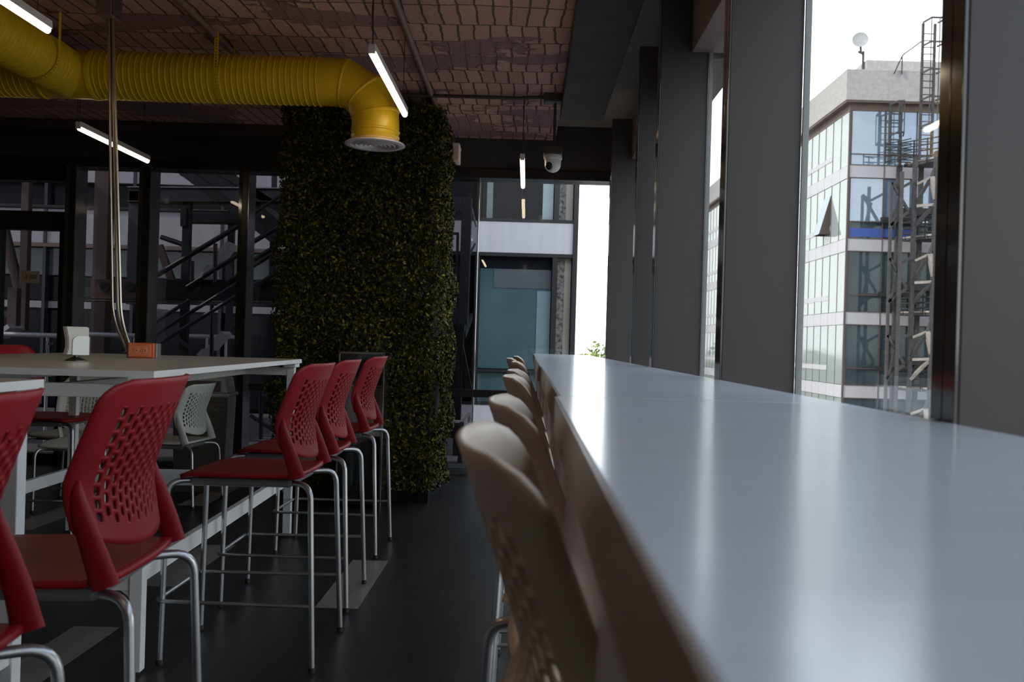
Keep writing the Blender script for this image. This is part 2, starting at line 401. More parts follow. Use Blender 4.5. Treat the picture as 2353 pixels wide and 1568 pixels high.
# steel rib and shallow beam across the left part of the ceiling
struct(MB().box(X_L, -.70, 8.05, 8.33, 3.0, Z_BRICK).build('trim_3', M['conduit_dark'], bevel=.006))
struct(MB().box(X_L, -1.9, 6.35, 6.5, 2.98, Z_BRICK).build('trim_4', M['ceiling'], bevel=.01))

# ------------------------------------------------------------------ right window wall: fins and panes
FIN_Y = [-.26, 1.227, 2.72, 4.20, 5.01, 6.62]
for i, y in enumerate(FIN_Y):
    r = struct(empty('trim_%d' % (i + 5), (.70, y, 0)), 'charcoal window fin with a glossy bronze edge')
    MB().box(-.119, .10, 0, .073, 0, 2.87).build('panel', M['fin'], r, bevel=.003)
    MB().box(-.124, -.1185, .001, .035, 0, 2.868).build('edge_strip', M['fin_edge'], r, bevel=.001)
    MB().box(-.124, -.1185, .038, .072, 0, 2.868).build('edge_strip', M['fin_edge'], r, bevel=.001)
ends = [-1.75] + FIN_Y + [Y_F]
struct(MB().box(X_R - .02, X_R + .18, Y_N, -1.752, -.12, 2.87).build('wall_right_near', M['header']), 'unseen solid part of the right wall, closed to darken the room')  # unseen stretch added in place of windows to cut light from behind
wi = 1
for a, b in zip(ends[:-1], ends[1:]):
    a2 = a + (.075 if a in FIN_Y else 0); b2 = b - .002
    r = struct(empty('window_%d' % wi, (X_R, (a2 + b2) / 2, 0)), 'tall window between charcoal fins'); wi += 1
    h = (b2 - a2) / 2
    MB().box(.008, .016, -h, h, .10, 2.58).build('pane', M['glass'], r)
    fr = MB(); fr.box(.0, .06, -h, h, .0, .10)
    for s_ in (-1, 1): fr.box(.0, .018, s_ * h, s_ * (h - .010), .10, 2.58)
    fr.build('frame', M['spacer'], r)
    MB().box(-.08, .12, -h, h, 2.58, 2.87).build('lintel', M['lintel'], r, bevel=.003)

# ------------------------------------------------------------------ far glass wall
def bay(n, x0, x1, z0, z1, gm, label, rails=()):
    r = struct(empty('window_%d' % n, ((x0 + x1) / 2, Y_F, 0)), label)
    h = (x1 - x0) / 2
    MB().box(-h, h, -.006, .006, z0, z1).build('pane', gm, r)
    f = MB(); f.box(-h, h, -.05, .05, 0, z0)
    f.build('sill', M['silver'], r, bevel=.004)
    if rails:
        g = MB()
        for a, b in rails: g.box(-h, h, -.035, .035, a, b)
        g.build('rail', M['dark_metal'], r, bevel=.004)
    return r
bay(11, -.475, .80, .05, 2.715, M['glass_far'], 'clear far window beside the counter end', rails=((.715, .785),))
MB_ = MB().tube([(-.475, 8.40, .05), (-.475, 8.40, 2.715)], .008, 8)
struct(MB_.build('trim_13', M['silver'], smooth=60), 'thin silver joint in the far glazing')
bay(12, -2.53, -.475, .05, 2.715, M['glass_tint'], 'tinted far window behind the hedge pillar', rails=((.715, .785),))
bay(13, -3.41, -2.61, .05, 2.715, M['glass_tint'], 'tinted far window between two dark posts')
bay(14, -4.08, -3.51, .05, 2.715, M['glass_tint'], 'narrow tinted far window beside the glass door')
for k, (x0, x1) in enumerate(((-2.614, -2.53), (-3.511, -3.41), (-4.171, -4.08))):
    r = struct(empty('trim_%d' % (14 + k), ((x0 + x1) / 2, 8.3, 0)), 'dark post of the far glazing with a polished side')
    h = (x1 - x0) / 2
    MB().box(-h, h - .004, -.10, .11, 0, 2.715).build('post', M['dark_metal'], r, bevel=.003)
    MB().box(h - .004, h, -.098, .11, 0, 2.715).build('side_plate', M['silver'], r)
    MB().box(-h - .003, -h + .025, -.106, -.10, 0, 2.715).build('cover_strip', M['fin_edge'], r)

# glass door with transom at the far left
d = struct(empty('door_1', (-4.57, Y_F, 0)), 'dark framed glass door with a transom')
f = MB()
for x0, x1 in ((-.38, -.27), (.275, .40)): f.box(x0, x1, -.06, .05, 0, 2.13)
f.box(-.38, .40, -.06, .05, 2.13, 2.21); f.box(-.38, .40, -.06, .05, 0, .09)
f.build('leaf_frame', M['dark_metal'], d, bevel=.004)
g = MB(); g.box(-1.45, .40, -.08, .06, 2.20, 2.30); g.box(-1.45, .40, -.08, .06, 2.58, 2.72); g.box(-.50, -.385, -.08, .06, 0, 2.30)
g.build('frame', M['dark_metal'], d, bevel=.004)
MB().box(-.27, .275, -.006, .006, .09, 2.13).build('pane', M['glass_tint'], d)
MB().box(-1.45, .40, -.006, .006, 2.30, 2.58).build('transom_pane', M['glass_tint'], d)
MB().box(-1.45, -.50, -.006, .006, 0, 2.20).build('side_pane', M['glass_tint'], d)
h = MB(); h.tube([(.21, -.10, 1.12), (.21, -.10, .82)], .012, 10)
for z in (.85, 1.09): h.tube([(.21, -.10, z), (.21, -.0, z)], .008, 8)
h.build('handle', M['silver'], d, smooth=50)
# notice on the door glass
sx, sz = at(70, 637, 8.39).x, at(70, 637, 8.39).z
st = empty('door_notice', (sx, 8.392, sz), 0, 'small beige notice with red mark stuck on glass door', 'sign')
MB().box(-.082, .082, 0, .003, -.056, .056).build('sheet', M['sign'], st)
p = MB(); p.box(-.040, -.032, -.002, .001, -.022, .026); p.prism([(-.058, 0, -.018), (-.045, 0, -.018), (-.045, 0, .02)], (0, -.002, 0)); p.build('red_mark', M['sign_red'], st)
p = MB()
for z in (.016, .003, -.010): p.box(-.012, .058, -.002, .001, z - .004, z + .004)
p.build('print', M['sign_ink'], st)

# ------------------------------------------------------------------ ceiling services
def pipe(name, pts, r, m, label, cat, fil=.06):
    return tag(MB().tube(fillet(pts, fil), r, 10).build(name, m, smooth=60), label, cat)
zc = Z_BRICK - .022
pipe('ceiling_conduit', [(-.77, -4.8, zc), (-.765, 7.2, zc)], .022, M['conduit'], 'brown conduit along the ceiling passing right of the duct elbow', 'pipe')
pipe('ceiling_conduit', [(-1.965, -4.8, zc), (-1.965, 5.95, zc)], .020, M['conduit'], 'brown conduit along the ceiling meeting the duct behind its strap', 'pipe')
pipe('ceiling_conduit', [(-2.47, -4.8, zc), (-2.48, 5.25, zc)], .019, M['conduit'], 'brown conduit ending at the ceiling box above the outlet tubes', 'pipe')
pipe('ceiling_conduit', [(-.98, 6.8, 3.045), (-.25, 6.8, 3.045), (-.08, 6.8, 3.045), (.02, 6.8, 3.055), (.14, 6.8, 3.055)], .014, M['conduit_dark'], 'dark conduit running across bricks to the security camera', 'pipe', .05)

# dome security camera on its drop tube
c = empty('security_camera', (.162, 6.8, 3.08), 0, 'white dome security camera hanging on a thin ceiling tube', 'camera')
MB().box(-.085, .06, -.05, .05, -.065, .0).build('junction_box', M['conduit_dark'], c, bevel=.006)
MB().tube([(0, 0, -.05), (-.0, 0, -.40)], .011, 10).build('drop_tube', M['conduit_dark'], c, smooth=60)
MB().box(-.078, .062, -.07, .07, -.455, -.395).build('mount_box', M['conduit_dark'], c, bevel=.008)
prof = [(.066, 0), (.070, -.012), (.068, -.028), (.062, -.033)]
MB().lathe([(r_, z_) for r_, z_ in prof], (-.006, 0, -.455), 28).build('collar', M['camera_white'], c, smooth=40)
prof = [(.062, 0)] + [(.060 * math.cos(t), -.035 - .060 * math.sin(t)) for t in [k * math.pi / 18 for k in range(0, 10)]]
MB().lathe(prof, (-.006, 0, -.487), 28).build('dome', M['camera_white'], c, smooth=60)
ax = Vector((-.55, -.75, -.35)).normalized().to_track_quat('Z', 'Y').to_matrix()
MB().lathe([(.0, .064), (.018, .063), (.029, .057), (.033, .046), (.033, .03)], (-.006, 0, -.522), 22, ax).build('lens', M['black_glass'], c, smooth=50)

# ------------------------------------------------------------------ pendant tube lamps
def lamp(x, y0, y1, z, label):
    L_ = y1 - y0
    r = empty('tube_lamp', (x, (y0 + y1) / 2, z), 0, label, 'lamp', 'hanging tube lamps')
    h = L_ / 2
    b = MB(); b.prism([(-.020, -h, .002), (.020, -h, .002), (.017, -h, .040), (-.017, -h, .040)], (0, L_, 0)); b.build('housing', M['lamp_body'], r, bevel=.003)
    t = MB(); ys = [-h + .006, -h + .010, h - .010, h - .006]; t.tube([(0, y, -.006) for y in ys], [.010, .0165, .0165, .010], 14); t.build('tube', M['lamp'], r, smooth=50)
    for s_ in (-1, 1):
        w = MB(); w.tube([(0, s_ * (h - .10 if s_ > 0 else h - .01), .04), (0, s_ * (h - .10 if s_ > 0 else h - .01), Z_BRICK - z)], .0022, 6); w.build('suspension_wire', M['wire'], r)
    cb = MB(); cb.tube([(0, -h - .0, .02), (.01, -h - .03, .06), (0, -h - .02, .16), (.004, -h + .01, Z_BRICK - z)], .0035, 6); cb.build('power_cable', M['wire'], r, smooth=60)
    k = MB(); k.box(-.016, .016, -h - .012, -h, -.012, .034); k.build('end_cap', M['lamp_body'], r)
    return r
ZL = EYE + 1.385
lamp(-.785, 4.40, 5.60, ZL, 'glowing tube lamp hanging in front of the yellow duct elbow')
lamp(-2.245, 3.00, 4.215, ZL, 'glowing tube lamp at the top left above the branch duct')
lamp(-3.09, 6.22, 7.36, ZL, 'glowing tube lamp hanging below the yellow duct, behind the outlet tubes')
lamp(-.785, .25, 1.45, ZL, 'glowing tube lamp hanging over the aisle near the camera')
lamp(-2.245, -1.2, 0.0, ZL, 'glowing tube lamp hanging over the nearer white table')
lamp(-3.09, 2.2, 3.4, ZL, 'glowing tube lamp left of the branch duct')
lamp(-.072, 6.85, 8.05, ZL, 'glowing tube lamp seen end-on beside the security camera')

# ------------------------------------------------------------------ yellow spiral duct
du = empty('spiral_duct', (-1.9, 5.75, 2.83), 0, 'big yellow spiral air duct with elbow and round grille', 'duct')
RX = .148
def ribbed(length, r, pitch, rib=.0045):
    """profile of a spiral-seam tube: a thin raised seam every pitch"""
    p = []; x = 0.0
    while x < length - pitch:
        p += [(r, x), (r, x + pitch - .010), (r + rib, x + pitch - .007), (r + rib, x + pitch - .003), (r, x + pitch)]
        x += pitch
    p.append((r, length)); return p
TO_X = Matrix(((0, 0, 1), (1, 0, 0), (0, 1, 0)))       # local z -> +x
TO_NY = Matrix(((1, 0, 0), (0, 0, -1), (0, 1, 0)))     # local z -> -y
def slant(o, k):                                        # a spiral seam leans a little
    return o
# straight run, in duct coordinates (origin at x=-1.9)
MB().lathe(ribbed(1.44, RX, .037), (-.845, 0, 0), 56, TO_X).build('straight_run', M['yellow'], du, smooth=35)
MB().lathe([(RX + .003, 0), (RX + .008, .008), (RX + .008, .03), (RX + .002, .038), (RX + .002, .33), (RX + .008, .338), (RX + .008, .362), (RX + .003, .37)], (-1.20, 0, 0), 56, TO_X).build('tee_collar', M['yellow'], du, smooth=35)
MB().lathe(ribbed(2.9, RX, .037), (-4.08, 0, 0), 56, TO_X).build('left_run', M['yellow'], du, smooth=35)
br_ = MB().lathe(ribbed(6.2, RX, .037), (-1.03, -.13, 0), 56, TO_NY).build('branch_run', M['yellow'], du, smooth=35)
MB().lathe([(RX + .003, 0), (RX + .003, .20), (RX + .007, .205), (RX + .007, .215), (RX, .22)], (-1.03, -.02, 0), 56, TO_NY).build('branch_collar', M['yellow'], du, smooth=35)
# segmented elbow
el_ = MB(); n = 48; cuts = []
cx0, zc0, R = .62, -.0, .0
segs = [(0.0, 0), (.16, 0)]
bend_c = Vector((.665, 0, -.245)); BR = .245
def ring(phi):
    cpt = bend_c + Vector((math.sin(phi) * BR, 0, math.cos(phi) * BR)); cpt.x -= .0
    t = Vector((math.cos(phi), 0, -math.sin(phi))); nrm = Vector((math.sin(phi), 0, math.cos(phi)))
    return cpt, nrm
rings = []
c0 = Vector((.58, 0, 0)); rings.append((c0, Vector((0, 0, 1)), 1.0, RX))
def mitre(phi, scale):
    cpt, nrm = ring(phi); return (cpt, nrm, scale, RX)
gore = [math.radians(a) for a in (22.5, 67.5)]
seam = [math.radians(a) for a in (11, 45, 79)]
def push(phi, extra=0.0):
    cpt, nrm = ring(phi); rings.append((cpt, nrm, 1.0, RX + extra))
for a in seam:
    push(a - .035); push(a - .018, .006); push(a + .018, .006); push(a + .035)
cpt, nrm = ring(math.pi / 2)
for dz, ex in ((.0, 0), (.05, 0), (.055, .005), (.062, .005), (.068, 0), (.085, 0), (.09, .004), (.097, .004), (.105, 0), (.118, 0), (.124, .006), (.135, .006)):
    rings.append((cpt + Vector((0, 0, -dz)), nrm, 1.0, RX + ex))
vs, fs = [], []
for cpt, nrm, sc, rr in rings:
    for k in range(n):
        t = 2 * math.pi * k / n
        vs.append(cpt + nrm * (math.cos(t) * rr) + Vector((0, 1, 0)) * (math.sin(t) * rr))
for i in range(len(rings) - 1):
    for k in range(n): fs.append((i * n + k, i * n + (k + 1) % n, (i + 1) * n + (k + 1) % n, (i + 1) * n + k))
el_.add(vs, fs); el_.build('elbow', M['yellow'], du, smooth=32)
gx, gz = bend_c.x + BR, bend_c.z - .135
gr = MB().lathe([(RX - .01, .006), (.176, .004), (.187, -.002), (.188, -.009), (.176, -.014), (.152, -.013), (.148, .02)], (gx, 0, gz), 48).build('grille', M['grille'], du, smooth=35)
cones = MB()
for rb in (.128, .100, .072, .046):
    cones.lathe([(rb - .012, .014), (rb, -.013), (rb - .006, -.015), (rb - .017, .012)], (gx, 0, gz), 40)
cones.lathe([(.0, -.012), (.020, -.013), (.022, -.009), (.0, -.006)], (gx, 0, gz), 24)
cones.build('cone_ring', M['grille'], gr, smooth=40)
MB().lathe([(.0, .019), (.147, .019)], (gx, 0, gz), 32).build('dark_throat', M['rubber'], gr)
# perforated strap hangers
def strap(cx, cy, cz, along, top):
    m_ = MB(); w = .013; rr = RX + .0085; pts = []
    for k in range(0, 25):
        t = math.pi * (k / 24) + math.pi
        pts.append((math.cos(t) * rr, math.sin(t) * rr))
    pts = [(-rr, top)] + [(-rr, 0.02)] + pts + [(rr, .02), (rr, top)]
    if along == 'x': P3 = [(lambda a, b: ((cx, cy + a, cz + b)))(a, b) for a, b in pts]; side = Vector((1, 0, 0))
    else: P3 = [(lambda a, b: ((cx + a, cy, cz + b)))(a, b) for a, b in pts]; side = Vector((0, 1, 0))
    v = []
    for q in P3: v += [Vector(q) - side * w, Vector(q) + side * w]
    m_.add(v, [(2 * i, 2 * i + 1, 2 * i + 3, 2 * i + 2) for i in range(len(P3) - 1)])
    v2 = len(m_.f)
    hol = m_
    a0 = -rr
    for zz in [.03 + .018 * k for k in range(int((top - .03) / .018))]:
        p0 = Vector((cx, cy + a0, cz + zz)) if along == 'x' else Vector((cx + a0, cy, cz + zz))
        if along == 'x': hol.box(p0.x - .003, p0.x + .003, p0.y - .0022, p0.y + .0022, p0.z - .004, p0.z + .004)
        else: hol.box(p0.x - .0022, p0.x + .0022, p0.y - .003, p0.y + .003, p0.z - .004, p0.z + .004)
    for k in range(1, 24, 1):
        t = math.pi * (k / 24) + math.pi; q = (math.cos(t) * (rr + .0012), math.sin(t) * (rr + .0012))
        p0 = Vector((cx, cy + q[0], cz + q[1])) if along == 'x' else Vector((cx + q[0], cy, cz + q[1]))
        hol.box(p0.x - .002, p0.x + .002, p0.y - .002, p0.y + .002, p0.z - .002, p0.z + .002)
    m_.m = [0] * v2 + [1] * (len(m_.f) - v2)
    m_.build('strap_hanger', [M['yellow'], M['slot']], du)
strap(-.05, 0, 0, 'x', .245)
strap(-1.03, -.42, 0, 'y', .245)

# ------------------------------------------------------------------ hedge pillar
rng = np.random.default_rng(4)
def leaves(name, pts, nrm, size, m, parent, spread=.9):
    n = len(pts)
    d = rng.normal(size=(n, 3)) * spread + nrm; d /= np.linalg.norm(d, axis=1)[:, None]
    r = rng.normal(size=(n, 3)); a = np.cross(d, r); a /= np.linalg.norm(a, axis=1)[:, None]; b = np.cross(d, a)
    s = size * (.6 + .8 * rng.random((n, 1)))
    # pointed leaf folded on its midrib
    P = np.stack([pts - a * s, pts - b * s * .5 + d * s * .12, pts + a * s, pts + b * s * .5 + d * s * .12], 1).reshape(-1, 3)
    me = bpy.data.meshes.new(name)
    F = []
    idx = np.arange(n) * 4
    tri = np.stack([idx, idx + 1, idx + 2, idx, idx + 2, idx + 3], 1).reshape(-1, 3)
    me.vertices.add(len(P)); me.vertices.foreach_set('co', P.astype(np.float32).ravel())
    me.loops.add(tri.size); me.loops.foreach_set('vertex_index', tri.astype(np.int32).ravel())
    me.polygons.add(len(tri)); me.polygons.foreach_set('loop_start', np.arange(0, tri.size, 3, dtype=np.int32)); me.polygons.foreach_set('loop_total', np.full(len(tri), 3, dtype=np.int32))
    me.materials.append(m); me.update(calc_edges=True); me.validate()
    o = bpy.data.objects.new(name, me); COL.objects.link(o); o.parent = parent
    return o
hp = empty('hedge_pillar', (-1.275, 7.26, 0), 0, 'tall pillar clad in dark green boxwood leaves', 'pillar')
MB().box(-.56, .56, -.37, .38, .12, 2.955).build('core', M['rubber'], hp)
MB().box(-.57, .572, -.40, .38, 0, .13).build('plinth', M['black_glass'], hp, bevel=.004)
def lump(a, b): return .022 * (np.sin(a * 9.1 + 1.3 * np.sin(b * 6.3)) + np.sin(b * 11.7 + a * 4.2))
pts, nr = [], []
def face(n, fn):
    a, b = rng.random(n), rng.random(n); p, q = fn(a, b); pts.append(p); nr.append(q)
def ctr(x): return x
def f_front(a, b):
    x = -.60 + 1.20 * a; z = .09 + 2.88 * b; y = -.425 - lump(x, z) - .05 * rng.random(len(a)) + .10 * np.clip(np.abs(x) - .52, 0, 1) * 4
    return np.stack([x, y, z], 1), np.tile([0, -1, .25], (len(a), 1))
def f_right(a, b):
    y = -.42 + .83 * a; z = .09 + 2.88 * b; x = .585 + lump(y, z) + .05 * rng.random(len(a)) + .035 * np.sin(z * 1.5) - .10 * np.clip(np.abs(y) - .34, 0, 1) * 4
    return np.stack([x, y, z], 1), np.tile([1, 0, .25], (len(a), 1))
def f_left(a, b):
    p, q = f_right(a, b); p[:, 0] *= -1; q[:, 0] *= -1; return p, q
def f_top(a, b):
    x = -.59 + 1.18 * a; y = -.42 + .83 * b; z = 2.955 + .04 * rng.random(len(a)); return np.stack([x, y, z], 1), np.tile([0, 0, 1.], (len(a), 1))
face(26000, f_front); face(20000, f_right); face(9000, f_left); face(4000, f_top)
leaves('foliage', np.concatenate(pts), np.concatenate(nr), .0155, M['hedge'], hp)
wb = empty('wall_box', (-.62, 7.55, 2.70), 0, 'pale pink box mounted high on the side of the hedge pillar', 'box')
MB().box(-.03, .022, -.10, .12, 0, .135).build('casing', M['pink_box'], wb, bevel=.005)
MB().box(-.03, .026, -.105, .125, .125, .14).build('lid', M['pink_box'], wb, bevel=.003)

# ------------------------------------------------------------------ stools and low chairs
def lag(t, pts):
    r = 0
    for i, (a, b) in enumerate(pts):
        w = b
        for j, (c_, _) in enumerate(pts):
            if j != i: w *= (t - c_) / (a - c_)
        r += w
    return r
def prof_y(t):
    k = t - .44; e = math.sqrt(k * k + .006)
    return -.198 - .036 * (e - k) / .88 - .083 * (e + k) / 1.12
def wing(t, x):
    q = abs(x) / .215
    return (.066 - .012 * t) * (.45 * q ** 2 + .55 * q ** 4)
def back_pos(u, v, zs):
    zb = zs + .040 + .045 * u * u; zt = zs + .410
    z = zb + (zt - zb) * v; t = (z - zs) / .410
    hw = .207 + .022 * min(1, t / .5)
    d = zt - z; r = .052
    if d < r: hw -= r - math.sqrt(max(0, r * r - (r - d) ** 2))
    d = z - zb; r = .03
    if d < r: hw -= .35 * (r - math.sqrt(max(0, r * r - (r - d) ** 2)))
    x = u * hw
    y = prof_y(t) + wing(t, x)
    return (x, y, z)
def back_mesh(zs):
    m = MB(); NC, NV = 20, 25; hole = []
    def P(i, j): return back_pos(-1 + 2 * i / NC, j / NV, zs)
    cache = {}
    def vid(i, j):
        k = (round(i, 4), round(j, 4))
        if k not in cache: cache[k] = len(m.v); m.v.append(P(i, j))
        return cache[k]
    for i in range(NC):
        j = 0
        while j < NV:
            # columns alternate by half a slot, slots stand in the middle field only
            odd = i % 2
            if 2 <= i < NC - 2 and (j - (3 + odd)) % 2 == 0 and 3 + odd <= j <= 19 and j + 2 <= NV:
                B = [vid(i, j), vid(i + .5, j), vid(i + 1, j), vid(i + 1, j + 1), vid(i + 1, j + 2), vid(i + .5, j + 2), vid(i, j + 2), vid(i, j + 1)]
                cxx, cyy = i + .5, j + 1; a, b = .27, .70; ring_ = []
                for k in range(16):
                    t = -3 * math.pi / 4 + 2 * math.pi * k / 16
                    ct, st_ = math.cos(t), math.sin(t)
                    q = (abs(ct) ** 4 + abs(st_) ** 4) ** -.25
                    ring_.append(vid(cxx + a * ct * q, cyy + b * st_ * (q if abs(ct) < .5 else q * .92)))
                for k in range(8):
                    b0, b1 = B[k], B[(k + 1) % 8]; r0, r1, r2 = ring_[2 * k], ring_[2 * k + 1], ring_[(2 * k + 2) % 16]
                    m.f += [(b0, b1, r1, r0), (b1, r2, r1)]; m.m += [0, 0]
                j += 2
            else:
                m.f.append((vid(i, j), vid(i + 1, j), vid(i + 1, j + 1), vid(i, j + 1))); m.m.append(0); j += 1
    return m
def seat_pos(a, b, zs):
    x = a * math.sqrt(1 - .16 * b * b) * .226; y = b * math.sqrt(1 - .16 * a * a) * .236
    z = zs - .010 * (1 - (x / .226) ** 2) * (1 - (y / .236) ** 2)
    if y > .15: z -= (y - .15) ** 2 * 2.2
    if y < -.17: z += (-.17 - y) * .10
    return (x, y, z)
def make_seat(name, zs, m_shell, foot, label, cat, group):
    r = empty(name, (0, 0, 0), 0, label, cat, group)
    sm = MB(); n = 16
    sm.v = [seat_pos(-1 + 2 * i / n, -1 + 2 * j / n, zs) for j in range(n + 1) for i in range(n + 1)]
    sm.f = [(j * (n + 1) + i, j * (n + 1) + i + 1, (j + 1) * (n + 1) + i + 1, (j + 1) * (n + 1) + i) for j in range(n) for i in range(n)]; sm.m = [0] * len(sm.f)
    sm.build('seat', m_shell, r, smooth=50, solid=.014)
    pm = MB(); pm.box(-.185, .185, -.19, .19, zs - .052, zs - .022); pm.build('seat_pan', M['pan'], r, bevel=.012)
    back_mesh(zs).build('backrest', m_shell, r, smooth=50, solid=.0065, solid_off=0)
    for s_ in (-1, 1):
        pts, rx, ry = [], [], []
        for k in range(13):
            t = k / 12; z = zs - .012 + t * .215; tt = (z - zs) / .410
            x = s_ * (.212 + .006 * math.sin(t * math.pi)); yb = prof_y(max(0, tt)) + wing(tt, x)
            w = 1.0 if t < .6 else math.sqrt(max(.02, 1 - ((t - .6) / .42) ** 2))
            off = -.006
            y0 = -.220
            q = t ** .8
            y = y0 * (1 - q) + (yb + off) * q
            pts.append((x, y, z)); rx.append(.0115 * max(w, .25)); ry.append((.030 - .013 * t) * max(w, .2))
        # first radius lies along the tube's own normal (front to back), second across
        MB().tube(pts, rx, 14, ry=ry).build('back_support', m_shell, r, smooth=70)
    for sx in (-1, 1):
        f_ = MB().tube(fillet([(sx * .15, .165, zs - .036), (sx * .204, .262, zs - .036), (sx * .207, .272, .012)], .055), .0108, 12).build('leg', M['steel'], r, smooth=70)
        MB().lathe([(.0125, 0), (.0125, .018), (.011, .02)], (sx * .207, .272, 0), 12).build('foot_cap', M['rubber'], f_, smooth=50)
        b_ = MB().tube(fillet([(sx * .15, -.165, zs - .036), (sx * .214, -.268, zs - .036), (sx * .240, -.298, .012)], .055), .0108, 12).build('leg', M['steel'], r, smooth=70)
        MB().lathe([(.0125, 0), (.0125, .018), (.011, .02)], (sx * .240, -.298, 0), 12).build('foot_cap', M['rubber'], b_, smooth=50)
    if foot:
        MB().tube(fillet([(-.232, -.288, .237), (-.218, .289, .237), (.218, .289, .237), (.232, -.288, .237)], .03), .0075, 10).build('footrest', M['steel'], r, smooth=70)
    return r
def place(proto, spots, used=[]):
    for i, (x, y, rz, label) in enumerate(spots):
        o = proto if i == 0 else copy_tree(proto)
        o.location = (x, y, 0); o.rotation_euler = (0, 0, rz); o['label'] = label
R90 = math.pi / 2
red = make_seat('bar_stool', .712, M['red'], True, 'red', 'stool', 'red bar stools')
place(red, [
    (-1.062, 1.36, R90 + .0, 'red perforated bar stool cut off by the left edge, in front of all others'),
    (-1.072, 2.055, R90 + .06, 'large red perforated bar stool before the table corner, next after the cut-off one'),
    (-1.042, 3.565, R90 - .01, 'red bar stool at the white table, nearest of its three on the aisle side'),
    (-1.070, 4.31, R90 + .01, 'red bar stool at the white table, middle of its three on the aisle side'),
    (-1.100, 5.33, R90 - .02, 'red bar stool at the white table, last of its three beside the hedge pillar'),
    (-2.86, 5.46, -R90, 'red bar stool behind the table with its back peeking over at far left')])
wht = make_seat('bar_stool', .712, M['white_plastic'], True, 'white', 'stool', 'white bar stools along the counter')
ord_ = ['white bar stool tucked under the counter, blurred and nearest of the row', 'white bar stool tucked under the counter, second of the row',
        'white bar stool tucked under the counter, third of the row', 'white bar stool tucked under the counter, fourth of the row',
        'white bar stool tucked under the counter, fifth of the row', 'white bar stool tucked under the counter, sixth of the row',
        'white bar stool tucked under the counter, seventh and last of the row']
place(wht, [(.214 + dx, y, -R90 + a, l) for (y, dx, a), l in zip(((.99, -.002, .05), (1.60, .005, .03), (2.74, .0, .0), (3.34, .0, -.02), (4.85, -.01, .0), (5.9, -.06, .0), (6.9, -.03, .0)), ord_)])
low = make_seat('cafe_chair', .455, M['chair_white'], False, 'low', 'chair', 'low white chairs beyond the tall table')
place(low, [
    (-2.56, 6.62, R90 - .10, 'low white perforated chair standing sideways beside the brown waste bin'),
    (-3.07, 6.35, math.pi + .12, 'low white perforated chair facing the camera under the red stool seat'),
    (-3.42, 6.92, math.pi - .2, 'low white perforated chair behind another, at the left below the table')])

# ------------------------------------------------------------------ tall tables
def make_table():
    r = empty('bar_table', (0, 0, 0), 0, 'table', 'table', 'tall white bar tables')
    W, L_ = .70, 1.2
    t = MB(); t.box(-W, W, -L_, L_, 1.060, 1.085); top = t.build('tabletop', [M['table_top']], r, bevel=.002)
    e = MB(); o_ = .0015
    e.box(W - .001, W + o_, -L_, L_, 1.0605, 1.0845); e.box(-W - o_, -W + .001, -L_, L_, 1.0605, 1.0845)
    e.box(-W, W, L_ - .001, L_ + o_, 1.0605, 1.0845); e.box(-W, W, -L_ - o_, -L_ + .001, 1.0605, 1.0845)
    e.build('edge_band', M['table_frame'], top)
    lx, ly = W - .05, L_ - .045
    for sx in (-1, 1):
        for sy in (-1, 1):
            lg = MB(); lg.box(sx * lx - .023, sx * lx + .023, sy * ly - .023, sy * ly + .023, .012, 1.035)
            q = lg.build('leg', M['table_frame'], r, bevel=.003)
            MB().lathe([(.014, 0), (.014, .014)], (sx * lx, sy * ly, 0), 12).build('levelling_foot', M['rubber'], q)
            pl = MB(); pl.box(sx * lx - .035, sx * lx + .035, sy * ly - .06, sy * ly + .06, 1.035, 1.060); pl.build('spacer_plate', M['table_frame'], r, bevel=.002)
    f = MB()
    for sx in (-1, 1): f.box(sx * .36 - .016, sx * .36 + .016, -ly, ly, .985, 1.033)
    for sy in (-1, 1): f.box(-lx, lx, sy * ly - .016, sy * ly + .016, .985, 1.033)
    f.build('top_frame', M['table_frame'], r, bevel=.002)
    for sx in (-1, 1):
        f = MB(); f.box(sx * lx - .015, sx * lx + .015, -ly, ly, .325, .392); f.build('foot_rail', M['table_frame'], r, bevel=.002)
    for sy in (-1, 1):
        f = MB(); f.box(-lx, lx, sy * ly - .015, sy * ly + .015, .300, .392)
        for sx in (-1, 1):   # curved gusset into the leg
            x0 = sx * (lx - .022); f.prism([(x0, sy * ly - .013, .30), (x0, sy * ly - .013, .262), (x0 - sx * .012, sy * ly - .013, .282), (x0 - sx * .035, sy * ly - .013, .30)] if sx > 0 else
                                           [(x0, sy * ly - .013, .30), (x0 - sx * .035, sy * ly - .013, .30), (x0 - sx * .012, sy * ly - .013, .282), (x0, sy * ly - .013, .262)], (0, .026, 0))
        f.build('cross_rail', M['table_frame'], r, bevel=.002)
    return r
tb = make_table(); tb.location = (-2.045, 4.40, 0); tb.rotation_euler = (0, 0, .029); tb['label'] = 'tall white bar table carrying the napkin holder and orange outlet box'
t2 = copy_tree(tb); t2.location = (-2.0, 1.285, 0); t2.rotation_euler = (0, 0, .012); t2['label'] = 'tall white bar table at the left edge, behind the cut-off red stool'

